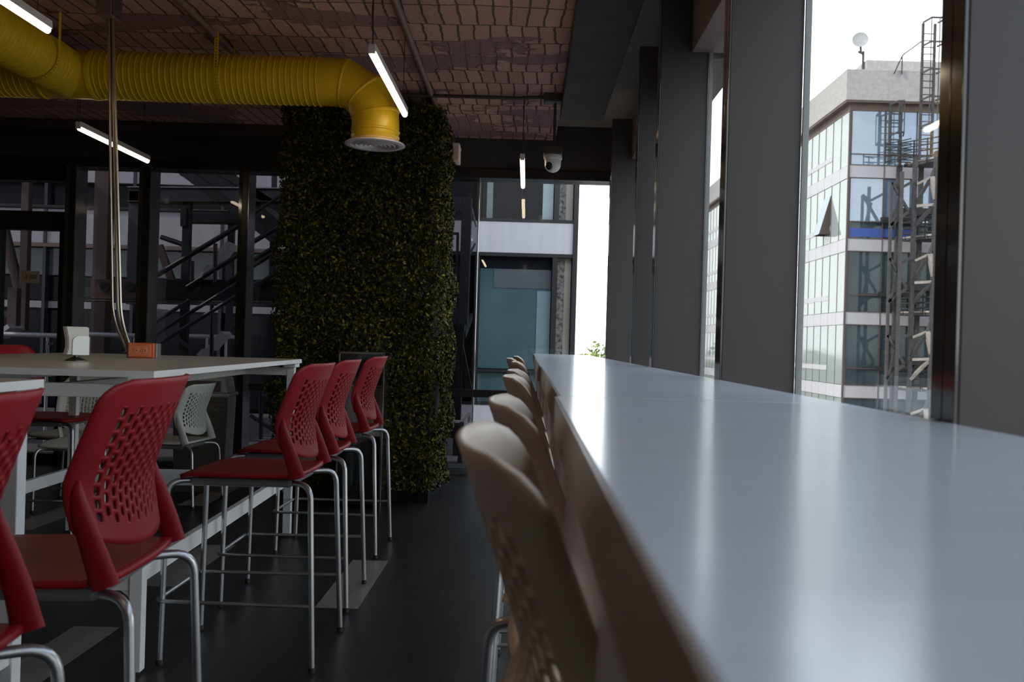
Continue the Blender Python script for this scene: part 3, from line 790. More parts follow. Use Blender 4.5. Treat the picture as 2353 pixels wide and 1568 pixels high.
# outlet box fed by conduits from the ceiling
ob = empty('outlet_box', (-2.03, 4.86, 1.085), .10, 'orange double outlet box on the table fed by steel conduits', 'outlet box')
MB().box(-.082, .072, -.030, .045, 0, .078).build('back_box', M['grey_box'], ob, bevel=.003)
MB().box(-.070, .062, -.052, -.030, .001, .080).build('face_box', M['orange'], ob, bevel=.004)
pl = MB(); pl.box(-.064, .050, -.056, -.051, .006, .074); pl_o = pl.build('cover_plate', M['orange_light'], ob, bevel=.003)
for sx in (-.027, .015):
    rc = MB().lathe([(0, .0), (.016, .0), (.017, .002), (.015, .004), (0, .004)], (sx, -.056, .040), 22, TO_NY).build('receptacle', M['orange_light'], pl_o, smooth=40)
    sl = MB(); sl.box(sx - .009, sx - .004, -.0612, -.0598, .044, .047); sl.box(sx - .009, sx - .004, -.0612, -.0598, .034, .037); sl.lathe([(.003, 0), (.003, .0012)], (sx + .006, -.06, .040), 10, TO_NY)
    sl.build('slots', M['slot'], rc)
MB().lathe([(.0025, 0), (.0025, .002)], (-.006, -.0565, .040), 10, TO_NY).build('screw', M['steel'], pl_o)
rim = MB()
for z0, z1, sg in ((.012, .016, -1), (.064, .068, 1)):
    for k in range(12):
        a0, a1 = -.055 + .008 * k, -.055 + .008 * (k + 1); b0 = .004 * math.sin(math.pi * k / 12) * sg; b1 = .004 * math.sin(math.pi * (k + 1) / 12) * sg
        rim.bar((a0, -.0565, (z0 + z1) / 2 + b0), (a1, -.0565, (z0 + z1) / 2 + b1), .003, .002)
rim.build('raised_line', M['orange'], pl_o)

cb = empty('ceiling_box', (-2.262, 4.85, 3.08), 0, 'grey junction box on the ceiling where the outlet tubes start', 'junction box')
MB().box(-.045, .035, -.06, .06, -.20, 0).build('casing', M['conduit'], cb, bevel=.004)
MB().box(.035, .041, -.055, .055, -.195, -.005).build('cover', M['conduit_dark'], cb, bevel=.002)
for k in range(3):
    q = k - 1
    names = ['steel conduit dropping from ceiling to outlet box, leftmost of three', 'steel conduit dropping from ceiling to outlet box, middle of three',
             'steel conduit dropping from ceiling to outlet box, rightmost of three']
    yo = 4.85 + (.012 if k == 1 else 0)
    p = fillet([(-2.256 + .0088 * q, yo, 2.90), (-2.216 + .0175 * q, yo, 2.06), (-2.178 + .0215 * q, yo, 1.29), (-2.104 + .010 * q, yo, 1.115)], .14, 10)
    tag(MB().tube(p, .0082, 10).build('steel_conduit', M['emt'], smooth=70), names[k], 'pipe', 'conduits to the outlet box')

# napkin holder
nh = empty('napkin_holder', (-2.0, 4.06, 1.085), .74, 'steel napkin holder full of white paper napkins on the table', 'napkin holder')
MB().lathe([(.045, 0), (.045, .003), (.028, .012), (.010, .018), (.010, .028)], (0, 0, 0), 32).build('base', M['dark_steel'], nh, smooth=40)
def plate(y, x0, x1, z0, z1, r):
    pts = [(x0, y, z0), (x1, y, z0), (x1, y, z1 - .01)]
    for k in range(6): t = k / 5 * math.pi / 2; pts.append((x1 - .01 + .01 * math.cos(t), y, z1 - .01 + .01 * math.sin(t)))
    for k in range(8): t = math.pi / 2 + k / 7 * math.pi / 2; pts.append((x0 + r + r * math.cos(t), y, z1 - r + r * math.sin(t)))
    return pts
b_ = MB(); b_.prism(plate(-.032, -.024, .046, .026, .112, .028), (0, .0022, 0)); b_.prism(plate(.030, -.024, .046, .026, .112, .028), (0, .0022, 0)); b_.box(-.024, .046, -.032, .032, .026, .029)
b_.build('clip', M['napkin_steel'], nh, bevel=.0008)
st_ = MB(); rr_ = random.Random(2)
for k in range(15):
    y0 = -.028 + .0038 * k; dx = rr_.uniform(-.002, .002); bow = .005
    prof = [(-.046 + dx, .029), (-.038 + dx, .06), (-.040 + dx, .10), (-.050 + dx, .152), (.036, .152), (.044, .146), (.043, .029)]
    st_.prism([(x, y0, z) for x, z in prof], (0, .0034, 0))
st_.build('napkin_stack', M['paper'], nh)

# waste bin and stainless cabinet beside the hedge
wbn = empty('waste_bin', (-2.52, 7.22, 0), .10, 'brown and grey lidded waste bin with faint ORGANICO lettering', 'bin')
MB().prism([(-.185, -.16, 0), (.185, -.16, 0), (.205, -.17, .74), (-.205, -.17, .74)], (0, .012, 0)).build('front_panel', M['bin'], wbn)
b_ = MB(); lo = [(-.18, -.148), (.18, -.148), (.18, .16), (-.18, .16)]; hi = [(x * 1.12, y * 1.08) for x, y in lo]
b_.add([(x, y, 0) for x, y in lo] + [(x, y, .74) for x, y in hi], [(3, 2, 1, 0), (4, 5, 6, 7)] + [(i, (i + 1) % 4, 4 + (i + 1) % 4, 4 + i) for i in range(4)])
b_.build('body', M['bin_side'], wbn, bevel=.02)
l_ = MB(); l_.box(-.215, .215, -.18, .185, .735, .765); l_.prism([(-.20, -.165, .765), (.20, -.165, .765), (.17, -.14, .885), (-.17, -.14, .885)], (0, .31, 0))
l_.build('lid', M['bin_side'], wbn, bevel=.012)
MB().box(-.15, .15, -.166, -.150, .775, .86).build('flap', M['bin'], wbn, bevel=.006)
text_mesh('ORGANICO', .072, .0008, M['bin_text'], 'lettering', wbn, Matrix.Translation((0, -.1705, .655)) @ Matrix.Rotation(math.pi / 2, 4, 'X'))

cabn = empty('steel_cabinet', (-1.175, 6.60, 0), 0, 'stainless framed black cabinet standing in front of the hedge pillar', 'cabinet')
MB().box(-.165, .155, -.04, .19, .03, 1.115).build('body', M['black_glass'], cabn)
fr = MB()
for x0, x1 in ((-.17, -.155), (.145, .162)): fr.box(x0, x1, -.055, .195, 0, 1.12)
fr.box(-.17, .162, -.055, .195, 1.108, 1.128); fr.build('frame', M['mirror_steel'], cabn, bevel=.003)
MB().box(-.155, .145, -.050, -.038, .52, .87).build('flap_door', M['mirror_steel'], cabn, bevel=.003)
MB().box(-.155, .145, -.048, -.038, .06, .50).build('lower_door', M['black_glass'], cabn, bevel=.003)
MB().box(-.155, .145, -.052, -.03, .875, .89).build('shelf_lip', M['mirror_steel'], cabn)

# ------------------------------------------------------------------ window counter
ZC = EYE - .090
def make_counter(y0, y1, x0, x1, label):
    r = empty('window_counter', ((x0 + x1) / 2, (y0 + y1) / 2, 0), 0, label, 'counter', 'counter tables along the window')
    h, w = (y1 - y0) / 2 - .0015, (x1 - x0) / 2
    MB().box(-w, w, -h, h, ZC - .070, ZC).build('worktop', M['counter'], r, bevel=.003)
    MB().box(-w - .0012, -w + .001, -h, h, ZC - .0685, ZC - .0015).build('edge_band', M['counter_edge'], r)
    MB().box(-w + .012, -w + .032, -h + .01, h - .01, ZC - .195, ZC - .071).build('apron', M['counter_leg'], r, bevel=.003)
    for sy in (-1, 1):
        MB().box(w - .09, w - .04, sy * (h - .05) - .025, sy * (h - .05) + .025, 0, ZC - .071).build('leg', M['counter_leg'], r, bevel=.003)
        MB().box(-w + .05, w - .06, sy * (h - .05) - .015, sy * (h - .05) + .015, ZC - .13, ZC - .071).build('cross_bar', M['counter_leg'], r)
    return r
make_counter(-1.0, 1.60, .053, .572, 'blurred grey white counter table filling the foreground at right')
make_counter(1.60, 3.85, .060, .572, 'grey white counter table, second from the camera along the window')
make_counter(3.85, 6.10, .056, .570, 'grey white counter table, third from the camera along the window')
make_counter(6.10, 8.32, .062, .570, 'grey white counter table at the far end by the far glazing')

# ------------------------------------------------------------------ outside, near: deck, fire stair, neighbouring wings
struct(MB().box(-14, -.55, 8.62, 14.9, -.35, -.05).build('deck_floor', M['deck']), 'grey outside deck behind the far glazing')
cp = MB()  # unseen canopy added to darken the stair, slots shaped for sun streaks
for a_, b_ in ((-14, -9.9), (-9.25, -8.5), (-7.95, -7.15), (-6.6, -.9)): cp.box(a_, b_, 8.62, 12.6, 4.6, 4.8)
struct(cp.build('shade_canopy', M['deck']), 'unseen slotted canopy added to shade the outside stair')

cw = empty('courtyard_building', (-6.5, 15, 0), 0, 'courtyard building with white bands and dark glazing behind the stair', 'building')
MB().box(-7.5, 5.15, .25, 6, -9, 9).build('wall', M['facade_dark'], cw)
def band(x0, x1, p0, p1, m, name, px=400, Y=15.0, dy=0.0, par=cw):
    z0, z1 = at(px, p1, Y).z, at(px, p0, Y).z
    MB().box(x0, x1, dy, dy + .30, z0, z1).build(name, m, par, bevel=.006)
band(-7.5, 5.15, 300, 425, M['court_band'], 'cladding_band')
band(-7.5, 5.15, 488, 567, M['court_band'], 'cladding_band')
band(-7.5, 5.15, 480, 487, M['black_steel'], 'sill_profile', dy=-.03)
band(-7.5, 5.15, 568, 576, M['soffit'], 'sill_profile', dy=-.03)
band(-7.5, 5.15, 577, 640, M['facade_grey'], 'cladding_band', dy=.1)
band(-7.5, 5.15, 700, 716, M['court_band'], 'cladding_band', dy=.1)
for k in range(8):
    x = -7.2 + 1.45 * k
    w_ = MB(); w_.box(x, x + 1.35, .10, .245, at(400, 478, 15).z, at(400, 427, 15).z); w_.build('window', M['facade_dark'], cw, bevel=.01)
    w_ = MB(); w_.box(x, x + 1.35, .12, .245, at(400, 699, 15).z, at(400, 642, 15).z); w_.build('window', M['facade_dark'], cw, bevel=.01)
    MB().box(x - .07, x - .02, -.02, .26, 0, 4.4).build('mullion', M['blue_steel'], cw)
    w_ = MB(); w_.box(x, x + 1.35, .10, .245, .0, at(400, 720, 15).z); w_.build('window', M['facade_dark'], cw, bevel=.01)

fs = empty('fire_stair', (0, 0, 0), 0, 'dark steel fire stair with landings and handrails outside the far glazing', 'stair')
def ext_bar(name, a, b, Ya, Yb, w, h, m, par=None):
    return MB().bar(at(a[0], a[1], Ya), at(b[0], b[1], Yb), w, h).build(name, m, par or fs, bevel=.004)
YS = 11.0
# upper landing beams
ext_bar('landing_beam', (300, 448), (660, 450), YS, YS, .12, .17, M['blue_steel'])
ext_bar('landing_flange', (300, 433), (660, 436), YS, YS, .24, .012, M['rail'])
ext_bar('landing_flange', (300, 466), (660, 466), YS, YS, .24, .012, M['brown_pipe'])
ext_bar('landing_beam', (418, 497), (560, 500), YS + 1.2, YS + 1.2, .12, .16, M['blue_steel'])
ext_bar('landing_flange', (418, 484), (560, 487), YS + 1.2, YS + 1.2, .2, .012, M['rail'])
ext_bar('landing_flange', (430, 512), (560, 514), YS + 1.2, YS + 1.2, .2, .012, M['brown_pipe'])
# upper flight seen from below
a, b, c_, d_ = at(380, 350, YS), at(560, 475, YS), at(640, 545, YS), at(470, 375, YS)
fl_ = MB(); fl_.prism([at(385, 372, YS), at(620, 540, YS), at(645, 510, YS), at(480, 378, YS), at(440, 350, YS)], (0, 1.1, 0)); fl_.build('flight_soffit', M['black_steel'], fs)
ext_bar('stringer', (484, 378), (660, 490), YS - .05, YS - .05, .02, .10, M['black_steel'])
ext_bar('stringer', (402, 378), (640, 556), YS - .05, YS - .05, .03, .12, M['black_steel'])
tr = MB()
for k in range(8):
    q = at(440 + 26 * k, 402 + 18.5 * k, YS); tr.box(q.x - .16, q.x + .02, YS + .05, YS + 1.05, q.z - .0, q.z + .03)
tr.build('tread', M['black_steel'], fs)
# posts
for (x, y0, y1, w, Yp, m_) in ((236, 330, 880, .17, YS, M['brown_pipe']), (428, 440, 880, .09, YS, M['black_steel']), (308, 440, 700, .12, YS, M['blue_steel']), (530, 330, 880, .08, YS + 1.2, M['blue_steel']), (625, 330, 700, .06, YS + 1.2, M['blue_steel']),
                              (58, 330, 760, .09, YS, M['brown_pipe'])):
    p = at(x, 600, Yp); z1 = at(x, y0, Yp).z; z0 = max(-.05, at(x, y1, Yp).z)
    MB().box(p.x - w / 2, p.x + w / 2, Yp - w / 2, Yp + w / 2, z0, z1).build('post', m_, fs, bevel=.004)
MB().box(at(421, 500, YS).x, at(434, 500, YS).x, YS - .09, YS + .05, at(428, 522, YS).z, at(428, 478, YS).z).build('connection_plate', M['black_steel'], fs)
# lower landing
ext_bar('landing_beam', (350, 667), (660, 667), YS - .5, YS - .5, .10, .235, M['black_steel'])
ext_bar('landing_beam', (213, 665), (345, 667), YS - .5, YS - .5, .10, .225, M['brown_pipe'])
ext_bar('landing_flange', (205, 692), (660, 696), YS - .5, YS - .5, .22, .012, M['brown_pipe'])
ext_bar('landing_beam', (160, 671), (215, 672), YS, YS, .10, .12, M['blue_steel'])
for sgn, (x, y) in enumerate(((242, 660), (298, 660))):
    q = at(x, y, YS - .55); MB().lathe([(.055, 0), (.055, .02), (.0, .02)], q, 24, TO_NY).build('round_opening', M['rubber'], fs)
# rising handrails and stringers of the lower flights
for a, b, Yr, r_, m_, nm in (((355, 636), (552, 517), YS - .6, .030, M['black_steel'], 'handrail'), ((430, 660), (552, 583), YS - .6, .026, M['black_steel'], 'handrail'), ((520, 650), (640, 575), YS - .6, .026, M['black_steel'], 'handrail'),
                             ((555, 572), (660, 510), YS - .6, .028, M['black_steel'], 'handrail'), ((560, 612), (660, 550), YS - .6, .026, M['black_steel'], 'handrail'), ((575, 495), (660, 440), YS - .2, .022, M['black_steel'], 'handrail'),
                             ((260, 830), (555, 645), YS - .8, .022, M['blue_steel'], 'handrail'), ((350, 800), (600, 645), YS - .9, .024, M['blue_steel'], 'handrail'), ((350, 745), (435, 690), YS - .9, .022, M['blue_steel'], 'handrail'),
                             ((590, 655), (660, 612), YS - .6, .024, M['black_steel'], 'handrail'), ((370, 545), (432, 566), YS, .030, M['black_steel'], 'brace'), ((405, 775), (470, 830), YS - .4, .024, M['blue_steel'], 'handrail'),
                             ((580, 895), (650, 935), YS - .6, .024, M['blue_steel'], 'handrail'), ((575, 955), (660, 1010), YS - .6, .024, M['blue_steel'], 'handrail')):
    MB().tube([at(*a, Yr), at(*b, Yr)], r_, 10).build(nm, m_, fs, smooth=60)
for x, y0, y1, Yp in ((495, 560, 650, YS - .6), (442, 600, 645, YS - .6), (487, 700, 880, YS - .9), (557, 700, 850, YS - .9), (600, 900, 1010, YS - .6), (630, 860, 990, YS - .6)):
    MB().tube([at(x, y0, Yp), at(x - 1, y1, Yp)], .024, 8).build('baluster', M['black_steel'], fs, smooth=60)
# brown braces
for a, b, r_ in (((366, 565), (395, 645), .05), ((8, 520), (48, 680), .06)):
    MB().tube([at(*a, YS), at(*b, YS)], r_, 12).build('brace', M['brown_pipe'], fs, smooth=60)
MB().bar(at(0, 718, YS), at(48, 735, YS), .06, .06).build('brace', M['blue_steel'], fs)
MB().box(at(49, 700, YS).x, at(70, 700, YS).x, YS - .3, YS - .2, at(60, 750, YS).z, at(60, 665, YS).z).build('connection_plate', M['brown_pipe'], fs, bevel=.004)
# pale bars added as sun streaks on the stair, light put into their colour
for a, b, w in (((533, 560), (505, 600), .05), ((489, 612), (470, 640), .035), ((487, 630), (466, 648), .05), ((352, 724), (378, 716), .05), ((521, 765), (487, 803), .05), ((478, 805), (466, 818), .05), ((36, 750), (0, 775), .05)):
    MB().bar(at(*a, YS - .3), at(*b, YS - .3), .30, w).build('sun_streak', M['rail'], fs)

def railing(name, x0, x1, y, Yp, posts, label):
    r = empty(name, at((x0 + x1) / 2, y + 60, Yp), 0, label, 'railing'); o = Vector(r.location)
    MB().tube([at(x0, y, Yp) - o, at(x1, y + (x1 - x0) * .03, Yp) - o], .026, 10).build('top_rail', M['rail'], r, smooth=60)
    for p in posts:
        q = at(p, y, Yp) - o; MB().tube([q, (q.x, q.y, -.05 - o.z)], .018, 8).build('post', M['rail'], r, smooth=60)
    return r
railing('deck_railing', -60, 140, 766, 10.0, (-40, 110), 'galvanised pipe railing outside the glass door')
railing('deck_railing', 195, 322, 768, 10.6, (206, 310), 'galvanised pipe railing between posts left of the outlet tubes')
railing('deck_railing', 424, 545, 772, 11.6, (426, 476, 520), 'galvanised pipe railing seen below the dark stair landing')

# steel bay beside the hedge
sb = empty('steel_bay', (0, 0, 0), 0, 'dark steel balcony frame seen between hedge pillar and glass joint', 'balcony frame')
YB = 10.2
for a, b, w, h_, m_ in (((1030, 470), (1078, 472), .10, .16, M['blue_steel']), ((1074, 455), (1064, 745), .11, .11, M['blue_steel']), ((1030, 725), (1070, 728), .10, .20, M['blue_steel']),
                        ((1060, 735), (1056, 790), .09, .09, M['black_steel']), ((1056, 785), (1080, 905), .07, .07, M['black_steel']), ((1052, 535), (1048, 705), .03, .03, M['conduit_dark']),
                        ((1030, 537), (1053, 537), .03, .03, M['conduit_dark']), ((1030, 706), (1050, 708), .03, .03, M['rail']), ((1030, 608), (1052, 606), .02, .02, M['conduit_dark'])):
    MB().bar(at(*a, YB), at(*b, YB), w, h_).build('frame_member', m_, sb, bevel=.004)
q_ = at(1056, 790, YB); MB().box(q_.x - .04, q_.x + .04, YB - .04, YB + .04, -.05, q_.z).build('frame_member', M['black_steel'], sb, bevel=.004)
MB().bar(at(1078, 460, YB), at(1094, 520, YB + 1.3), .02, .02).build('edge_member', M['rail'], sb)
MB().bar(at(1066, 770, YB), at(1083, 728, YB + 1.5), .04, .08).build('edge_member', M['blue_steel'], sb)
MB().bar(at(1076, 590, YB), at(1092, 560, YB + 1.3), .02, .02).build('edge_member', M['blue_steel'], sb)
pb = empty('planter_frame', (0, 0, 0), 0, 'low steel frame on the deck outside beside the hedge pillar', 'frame')
for a, b, w, h_, m_ in (((1020, 967), (1060, 970), .03, .03, M['rail']), ((1062, 968), (1080, 946), .05, .04, M['rail']), ((1061, 970), (1056, 1075), .05, .05, M['blue_steel']), ((1079, 950), (1074, 1070), .03, .03, M['rail']), ((1020, 990), (1060, 993), .06, .14, M['black_steel'])):
    MB().bar(at(*a, 9.6), at(*b, 9.6), w, h_).build('frame_member', m_, pb, bevel=.003)

# glazed wing straight ahead beyond the counter
gw = empty('glazed_wing', (0, 12, 0), 0, 'glazed building wing with a pale cladding band straight ahead', 'building')
MB().box(-1.25, .56, .35, 9, -9, 9).build('wall', M['facade_dark'], gw)
MB().box(-1.25, .575, .0, .34, 2.405, 2.815).build('cladding_band', M['white_band'], gw, bevel=.006)
MB().box(-1.25, .575, .0, .34, -.6, .40).build('cladding_band', M['white_band'], gw, bevel=.006)
MB().box(-1.25, .575, .0, .34, 4.6, 5.0).build('cladding_band', M['white_band'], gw, bevel=.006)
MB().box(.570, .635, -.04, 9, -9, 9).build('corner_frame', M['black_steel'], gw, bevel=.006)
for x0, x1, z0, z1, m_, dy in ((-1.25, -.70, 2.86, 4.56, 'facade_dark', 0), (-.64, .16, 2.86, 4.56, 'facade_dark', 0), (-.58, -.50, 2.86, 4.56, 'facade_teal', -.01), (.16, .30, 2.86, 4.56, 'facade_pale', 0), (.38, .47, 2.86, 4.56, 'gabion', 0), (.47, .56, 2.86, 4.56, 'beige_wall', 0),
                           (-1.25, -.70, .46, 2.36, 'facade_dark', 0), (-.64, .30, .88, 2.20, 'facade_teal', 0), (-.64, .30, 2.20, 2.36, 'facade_dark', 0), (-.46, .30, 1.95, 2.20, 'facade_grey', -.01), (.12, .30, .88, 1.92, 'facade_pale', -.01), (-.64, .56, .44, .82, 'facade_teal', 0),  # paler strip at right: a reflection put into the pane colour
                           (.38, .475, .88, 2.36, 'gabion', 0), (.475, .56, .88, 2.36, 'beige_wall', 0)):
    MB().box(x0, x1, .10 + dy, .34, z0, z1).build('window', M[m_], gw)
fr = MB()
for x in (-.68, .34): fr.box(x - .03, x + .035, .0, .35, .40, 2.405); fr.box(x - .03, x + .035, .0, .35, 2.815, 4.6)
for z in (.85,): fr.box(-1.25, .575, .02, .35, z - .02, z + .02)
for z in (.42, 2.38, 2.835): fr.box(-1.25, .575, -.01, .35, z - .02, z + .02)
fr.build('window_frame', M['black_steel'], gw)

# ------------------------------------------------------------------ outside, far: ground, tower with roof gear, trees
struct(MB().box(-400, 400, -200, 600, -10.0, -9.0).build('ground', mat('street_ground', (.20, .19, .18), .9, var=.3, vscale=.05)))

tw = empty('office_tower', (14.70, 42.35, 0), 0, 'glass office tower with stucco parapet outside the right windows', 'building')
TX, TY = 14.70, 42.35     # glass corner; children are placed from it
FL = 3.405
DEP, WID = 46.0, 16.0
MB().box(.25, WID, .25, DEP, -9.2, 12.8).build('wall', M['tower_glass_dark'], tw)
pa = MB(); pa.box(-.34, WID, -.35, DEP + .3, 12.86, 14.28); pa.build('parapet', M['stucco'], tw, bevel=.02)
MB().box(-.30, WID, -.31, DEP, 12.78, 12.86).build('soffit', M['soffit'], tw)
MB().box(-.02, WID, -.02, DEP, 12.45, 12.79).build('head_band', M['soffit'], tw)
MB().box(1.25, WID, 1.6, 9, 14.2, 15.35).build('roof_block', M['stucco'], tw, bevel=.02)
MB().box(-.06, .02, -.06, .02, -9, 12.5).build('corner_mullion', M['mullion'], tw)
wx = [0.0, 1.62, 3.1, 4.6, 6.1, 7.6, 9.1]
wy = [0.0, 1.15, 2.3, 3.4, 4.5, 5.6] + [5.6 + 1.15 * k for k in range(1, 36)]
for f in range(5):
    zb = 9.95 - FL * f            # window bottom of this floor
    zt = zb + FL - .60 if f else 12.49
    zt = zb + 2.80 if f else 12.46
    # front, facing the camera
    for k in range(len(wx) - 1):
        a, b = wx[k], wx[k + 1]
        g1 = 'tower_glass' if f == 0 or (f == 1) else 'tower_glass_dark'
        z_mid = zb + .78 if f else zb + .50
        MB().box(a + .02, b - .02, -.0, .10, z_mid + .02, zt - .02).build('window', M[g1], tw)
        MB().box(a + .02, b - .02, -.0, .10, zb + .02, z_mid - .02).build('window', M['tower_glass' if f == 0 else 'tower_glass_dark'], tw)
        MB().box(a + .015, b - .015, -.03, .12, zb - .60, zb - .01).build('spandrel', M['tower_white'], tw)
        if f == 0: MB().box(a - .02, a + .02, -.05, .12, -9, 12.49).build('mullion', M['mullion'], tw)
    fr = MB()
    for z in (zb, z_mid, zb - .60): fr.box(0, wx[-1], -.045, .12, z - .02, z + .02)
    fr.build('transom', M['mullion'], tw)
    # side, running away from the camera
    for k in range(len(wy) - 1):
        a, b = wy[k], wy[k + 1]
        MB().box(0, .10, a + .012, b - .012, zb + .012, zt - .012).build('window', M['tower_glass_pale'], tw)
        MB().box(-.03, .10, a + .012, b - .012, zb - .60, zb - .012).build('spandrel', M['tower_white'], tw)
        if k > 1:
            MB().box(-.02, .12, a + .012, b - .012, zb + .62, zb + .86).build('spandrel', M['tower_white'], tw)
        if f == 0: MB().box(-.02, .10, a - .012, a + .012, -9, 12.49).build('mullion', M['mullion'], tw)
# one vent window standing open
vw = MB(); vw.prism([(-.02, 2.42, 8.9), (-.02, 3.30, 8.9), (-.55, 3.30, 7.0), (-.55, 2.42, 7.0)], (.03, 0, .02)); vw.build('open_window', M['tower_glass_pale'], tw)
vw = MB(); vw.prism([(-.01, 2.40, 8.9), (-.01, 2.40, 7.0), (-.55, 2.40, 7.0)], (0, .03, 0)); vw.prism([(-.01, 3.30, 8.9), (-.01, 3.30, 7.0), (-.55, 3.30, 7.0)], (0, .03, 0)); vw.box(-.012, .0, 2.42, 3.3, 7.0, 8.9); vw.build('open_window_reveal', M['mullion'], tw)
# blue and white things standing behind the second floor's glass
tb_ = MB(); tb_.box(.1, 3.0, -.008, .05, 6.62, 7.02); tb_.build('blue_blind', mat('blue_fabric', (.05, .10, .38), .6), tw)

# dish antenna
da = empty('dish_antenna', (15.87, 44.2, 14.28), 0, 'white dish antenna on a mast on the tower roof', 'antenna')
MB().tube([(0, 0, 0), (0, 0, 1.55)], .06, 10).build('mast', M['tower_steel'], da, smooth=60)
ax = Vector((-.30, -.93, .18)).normalized().to_track_quat('Z', 'Y').to_matrix()
MB().lathe([(.0, .10), (.06, .09), (.33, .10), (.375, .12), (.38, .10), (.30, -.02), (.0, -.12)], (-.20, -.10, 2.03), 36, ax).build('dish', M['dish'], da, smooth=50)
b_ = MB(); b_.bar((-.25, -.02, 1.52), (.03, 0, 1.40), .09, .07); b_.bar((-.12, 0, 1.5), (-.15, -.02, 1.8), .08, .08); b_.build('bracket', M['tower_steel'], da)
MB().tube([(-.22, 0, .62), (.25, 0, .66)], .03, 8).build('cross_arm', M['tower_steel'], da)

# external steel stair tower with caged ladders
sto = empty('escape_tower', (17.4, 41.2, 0), 0, 'rusty steel escape tower standing against the glass tower front', 'escape stair')
Y0, Y1 = -1.0, .70
def sbar(name, a, b, w, m_=None, h_=None):
    return MB().bar(a, b, w * 1.3, (h_ or w) * 1.3).build(name, m_ or M['tower_steel'], sto)
for (x, y, z1, w) in ((.45, Y0, 10.2, .20), (-.33, Y0 + .5, 10.0, .13), (-1.02, Y0 + .2, 9.3, .10), (.45, Y1, 9.9, .14), (2.1, Y0, 10.2, .16), (-.55, Y1, 9.9, .16)):
    sbar('post', (x, y, -9), (x, y, z1), w)
for f in range(4):
    zf = 9.80 - FL * f
    p = MB(); p.prism([(-.35, Y1, zf - .0), (.45, Y0, zf - .0), (2.3, Y0, zf), (2.3, Y1, zf)], (0, 0, .14)); p.build('platform', M['tower_steel'], sto)
    sbar('platform_edge', (-.30, Y1 - .05, zf + .16), (.45, Y0 - .02, zf + .16), .06, M['tower_steel_pale'])
    sbar('platform_edge', (.45, Y0 - .06, zf + .12), (2.3, Y0 - .06, zf + .12), .12, M['tower_steel_pale'])
    # bracing below the platform
    n1, n2, n3, n4 = (-.30, Y0 + .3, zf - 2.75), (.20, Y0, zf - .72), (.45, Y0, zf - 1.85), (-.30, Y0 + .3, zf - 1.0)
    sbar('brace', (.42, Y0, zf - .1), n2, .10); sbar('brace', n2, (-.32, Y0 + .5, zf - 1.95), .10); sbar('brace', n2, n3, .15, M['tower_steel_pale']); sbar('brace', n3, (-.32, Y0 + .5, zf - 2.9), .11, M['tower_steel_pale'] if f > 1 else None)
    sbar('brace', n4, n2, .07, M['tower_steel_pale']); sbar('brace', (-.3, Y0 + .3, zf - 1.98), (.45, Y0, zf - 1.93), .09, M['tower_steel_pale'])
    sbar('landing_beam', (-.33, Y1, zf - 2.05), (2.3, Y1, zf - 2.05), .28, M['black_steel'])
    sbar('brace', (-1.4, Y0 + .4, zf - .95), (-.95, Y0 + .4, zf - 1.2), .08); sbar('brace', (-1.4, Y0 + .4, zf - .92), (-.62, Y0 + .4, zf - 2.2), .09); sbar('brace', (-.4, Y0 + .4, zf - .85), (-1.1, Y0 + .4, zf - 1.25), .09)
    sbar('brace', (-.98, Y0 + .4, zf - 1.3), (-1.35, Y0 + .4, zf - 2.9), .09); sbar('brace', (-1.4, Y0 + .4, zf - 2.85), (-.62, Y0 + .4, zf - 2.25), .09)
    if f < 4:
        sbar('landing_beam', (-1.4, Y1 - .2, zf - 2.45), (.45, Y1 - .2, zf - 2.45), .16, M['black_steel'])
    # railing round the platform
    rb = MB()
    for q in range(4):
        zz = zf + .30 + .25 * q
        rb.bar((-.62, Y1 - .3, zz + .0), (.45, Y0 + .04, zz + .0), .045, .045); rb.bar((.45, Y0, zz), (2.3, Y0, zz), .045, .045); rb.bar((-.62, Y1 - .3, zz), (.45, Y1 - .1, zz), .04, .04)
    for t in (0, .35, .7): rb.bar((-.62 + 1.07 * t, Y1 - .3 - 1.5 * t, zf), (-.62 + 1.07 * t, Y1 - .3 - 1.5 * t, zf + 1.07), .05, .05)
    rb.build('guard_rail', M['black_steel'], sto)
sbar('brace', (-1.4, Y0 + .4, -9), (-1.4, Y0 + .4, 8.85), .09)
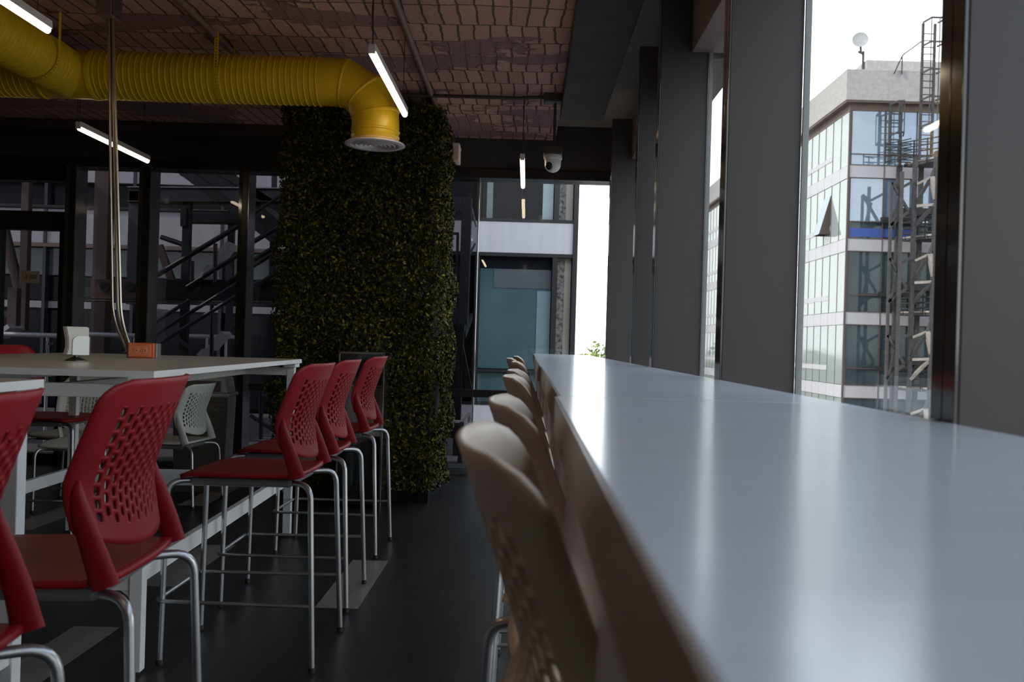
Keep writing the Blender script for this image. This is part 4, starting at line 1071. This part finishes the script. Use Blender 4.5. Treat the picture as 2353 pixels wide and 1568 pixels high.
# side gallery in front of the glass
g = MB()
for q in range(4):
    zz = 9.85 + .26 * q; g.bar((-1.55, Y0 + .8, zz), (-.75, Y0 + .0, zz + .10), .04, .04); g.bar((-1.55, Y0 + .8, zz), (-.4, Y0 + .8, zz), .04, .04)
for t in (0, .5): g.bar((-1.55 + .8 * t, Y0 + .8 - .8 * t, 9.75), (-1.55 + .8 * t, Y0 + .8 - .8 * t, 10.75), .05, .05)
g.build('guard_rail', M['black_steel'], sto)
def ladder(x0, x1, y, z0, z1, hoops, yc, xr, par, nm='ladder'):
    l_ = MB()
    for x in (x0, x1): l_.bar((x, y, z0), (x, y, z1), .10, .10)
    ld = l_.build(nm, M['tower_steel'], par)
    z = z0 + .2; rg = MB()
    while z < z1 - .3: rg.bar((x0, y, z), (x1, y, z), .035, .035); z += .30
    rg.build('rung', M['tower_steel'], ld)
    c_ = MB(); P = [(x0, y), (x0 + .10, yc), (xr, yc), (x1 + .12, y)]
    for zz in hoops:
        for i in range(3): c_.bar((*P[i], zz), (*P[i + 1], zz), .05, .07)
    for q in ((x0 + .10, yc), (xr, yc), ((x0 + xr) / 2 + .05, yc)): c_.bar((*q, hoops[0]), (*q, hoops[-1]), .035, .035)
    c_.build('cage', M['tower_steel'], ld)
ladder(-.20, .33, -.6, 9.9, 15.95, (11.35, 12.55, 13.75, 14.95, 16.0), -1.25, .62, sto)
ladder(-1.10, -.62, .5, 9.9, 12.7, (11.2, 12.6), -.2, -.75, sto)
r_ = MB(); r_.tube(fillet([(-.9, .74, 14.1), (-.55, .74, 14.95), (-.2, -.5, 15.2)], .2), .03, 6); r_.tube([(-.55, .74, 14.1), (-.55, .74, 14.9)], .03, 6); r_.build('hand_loop', M['tower_steel'], sto)

# trees
def tree(x, y, ztop, rad, label, seed, n=2600, sz=.30):
    g = np.random.default_rng(seed)
    r = empty('tree', (x, y, -9), 0, label, 'tree', 'trees outside')
    H_ = ztop + 9
    MB().tube([(0, 0, 0), (.1, 0, H_ * .45), (0, .1, H_ * .8)], [.28, .2, .06], 10).build('trunk', M['bark'], r, smooth=60)
    lobes = [(g.normal(0, rad * .42, 2), H_ - rad * (.9 + 1.1 * g.random()), rad * (.45 + .35 * g.random())) for _ in range(9)]
    P, N_ = [], []
    for (cxy, cz, rr) in lobes:
        k = n // 9; d = g.normal(size=(k, 3)); d /= np.linalg.norm(d, axis=1)[:, None]
        q = d * rr * (.75 + .3 * g.random((k, 1))) + np.array([cxy[0], cxy[1], min(cz, H_ - rr)]); P.append(q); N_.append(d)
    leaves('crown', np.concatenate(P), np.concatenate(N_), sz, M['tree'], r)
tree(8.0, 92, 3.2, 4.4, 'pale green tree top seen through the far window beside the last fin', 1)
tree(5.9, 160, .9, 2.6, 'hazy distant tree left of the pale green tree top', 2)
for k, (x, y, zt) in enumerate(((-14, 108, 2.6), (-10, 100, 3.4), (-6.5, 112, 1.8), (-2.5, 104, 2.9), (1.0, 118, 2.2))):
    tree(x, y, zt, 3.0, 'dark green tree mirrored in the side glass of the tower', 10 + k)
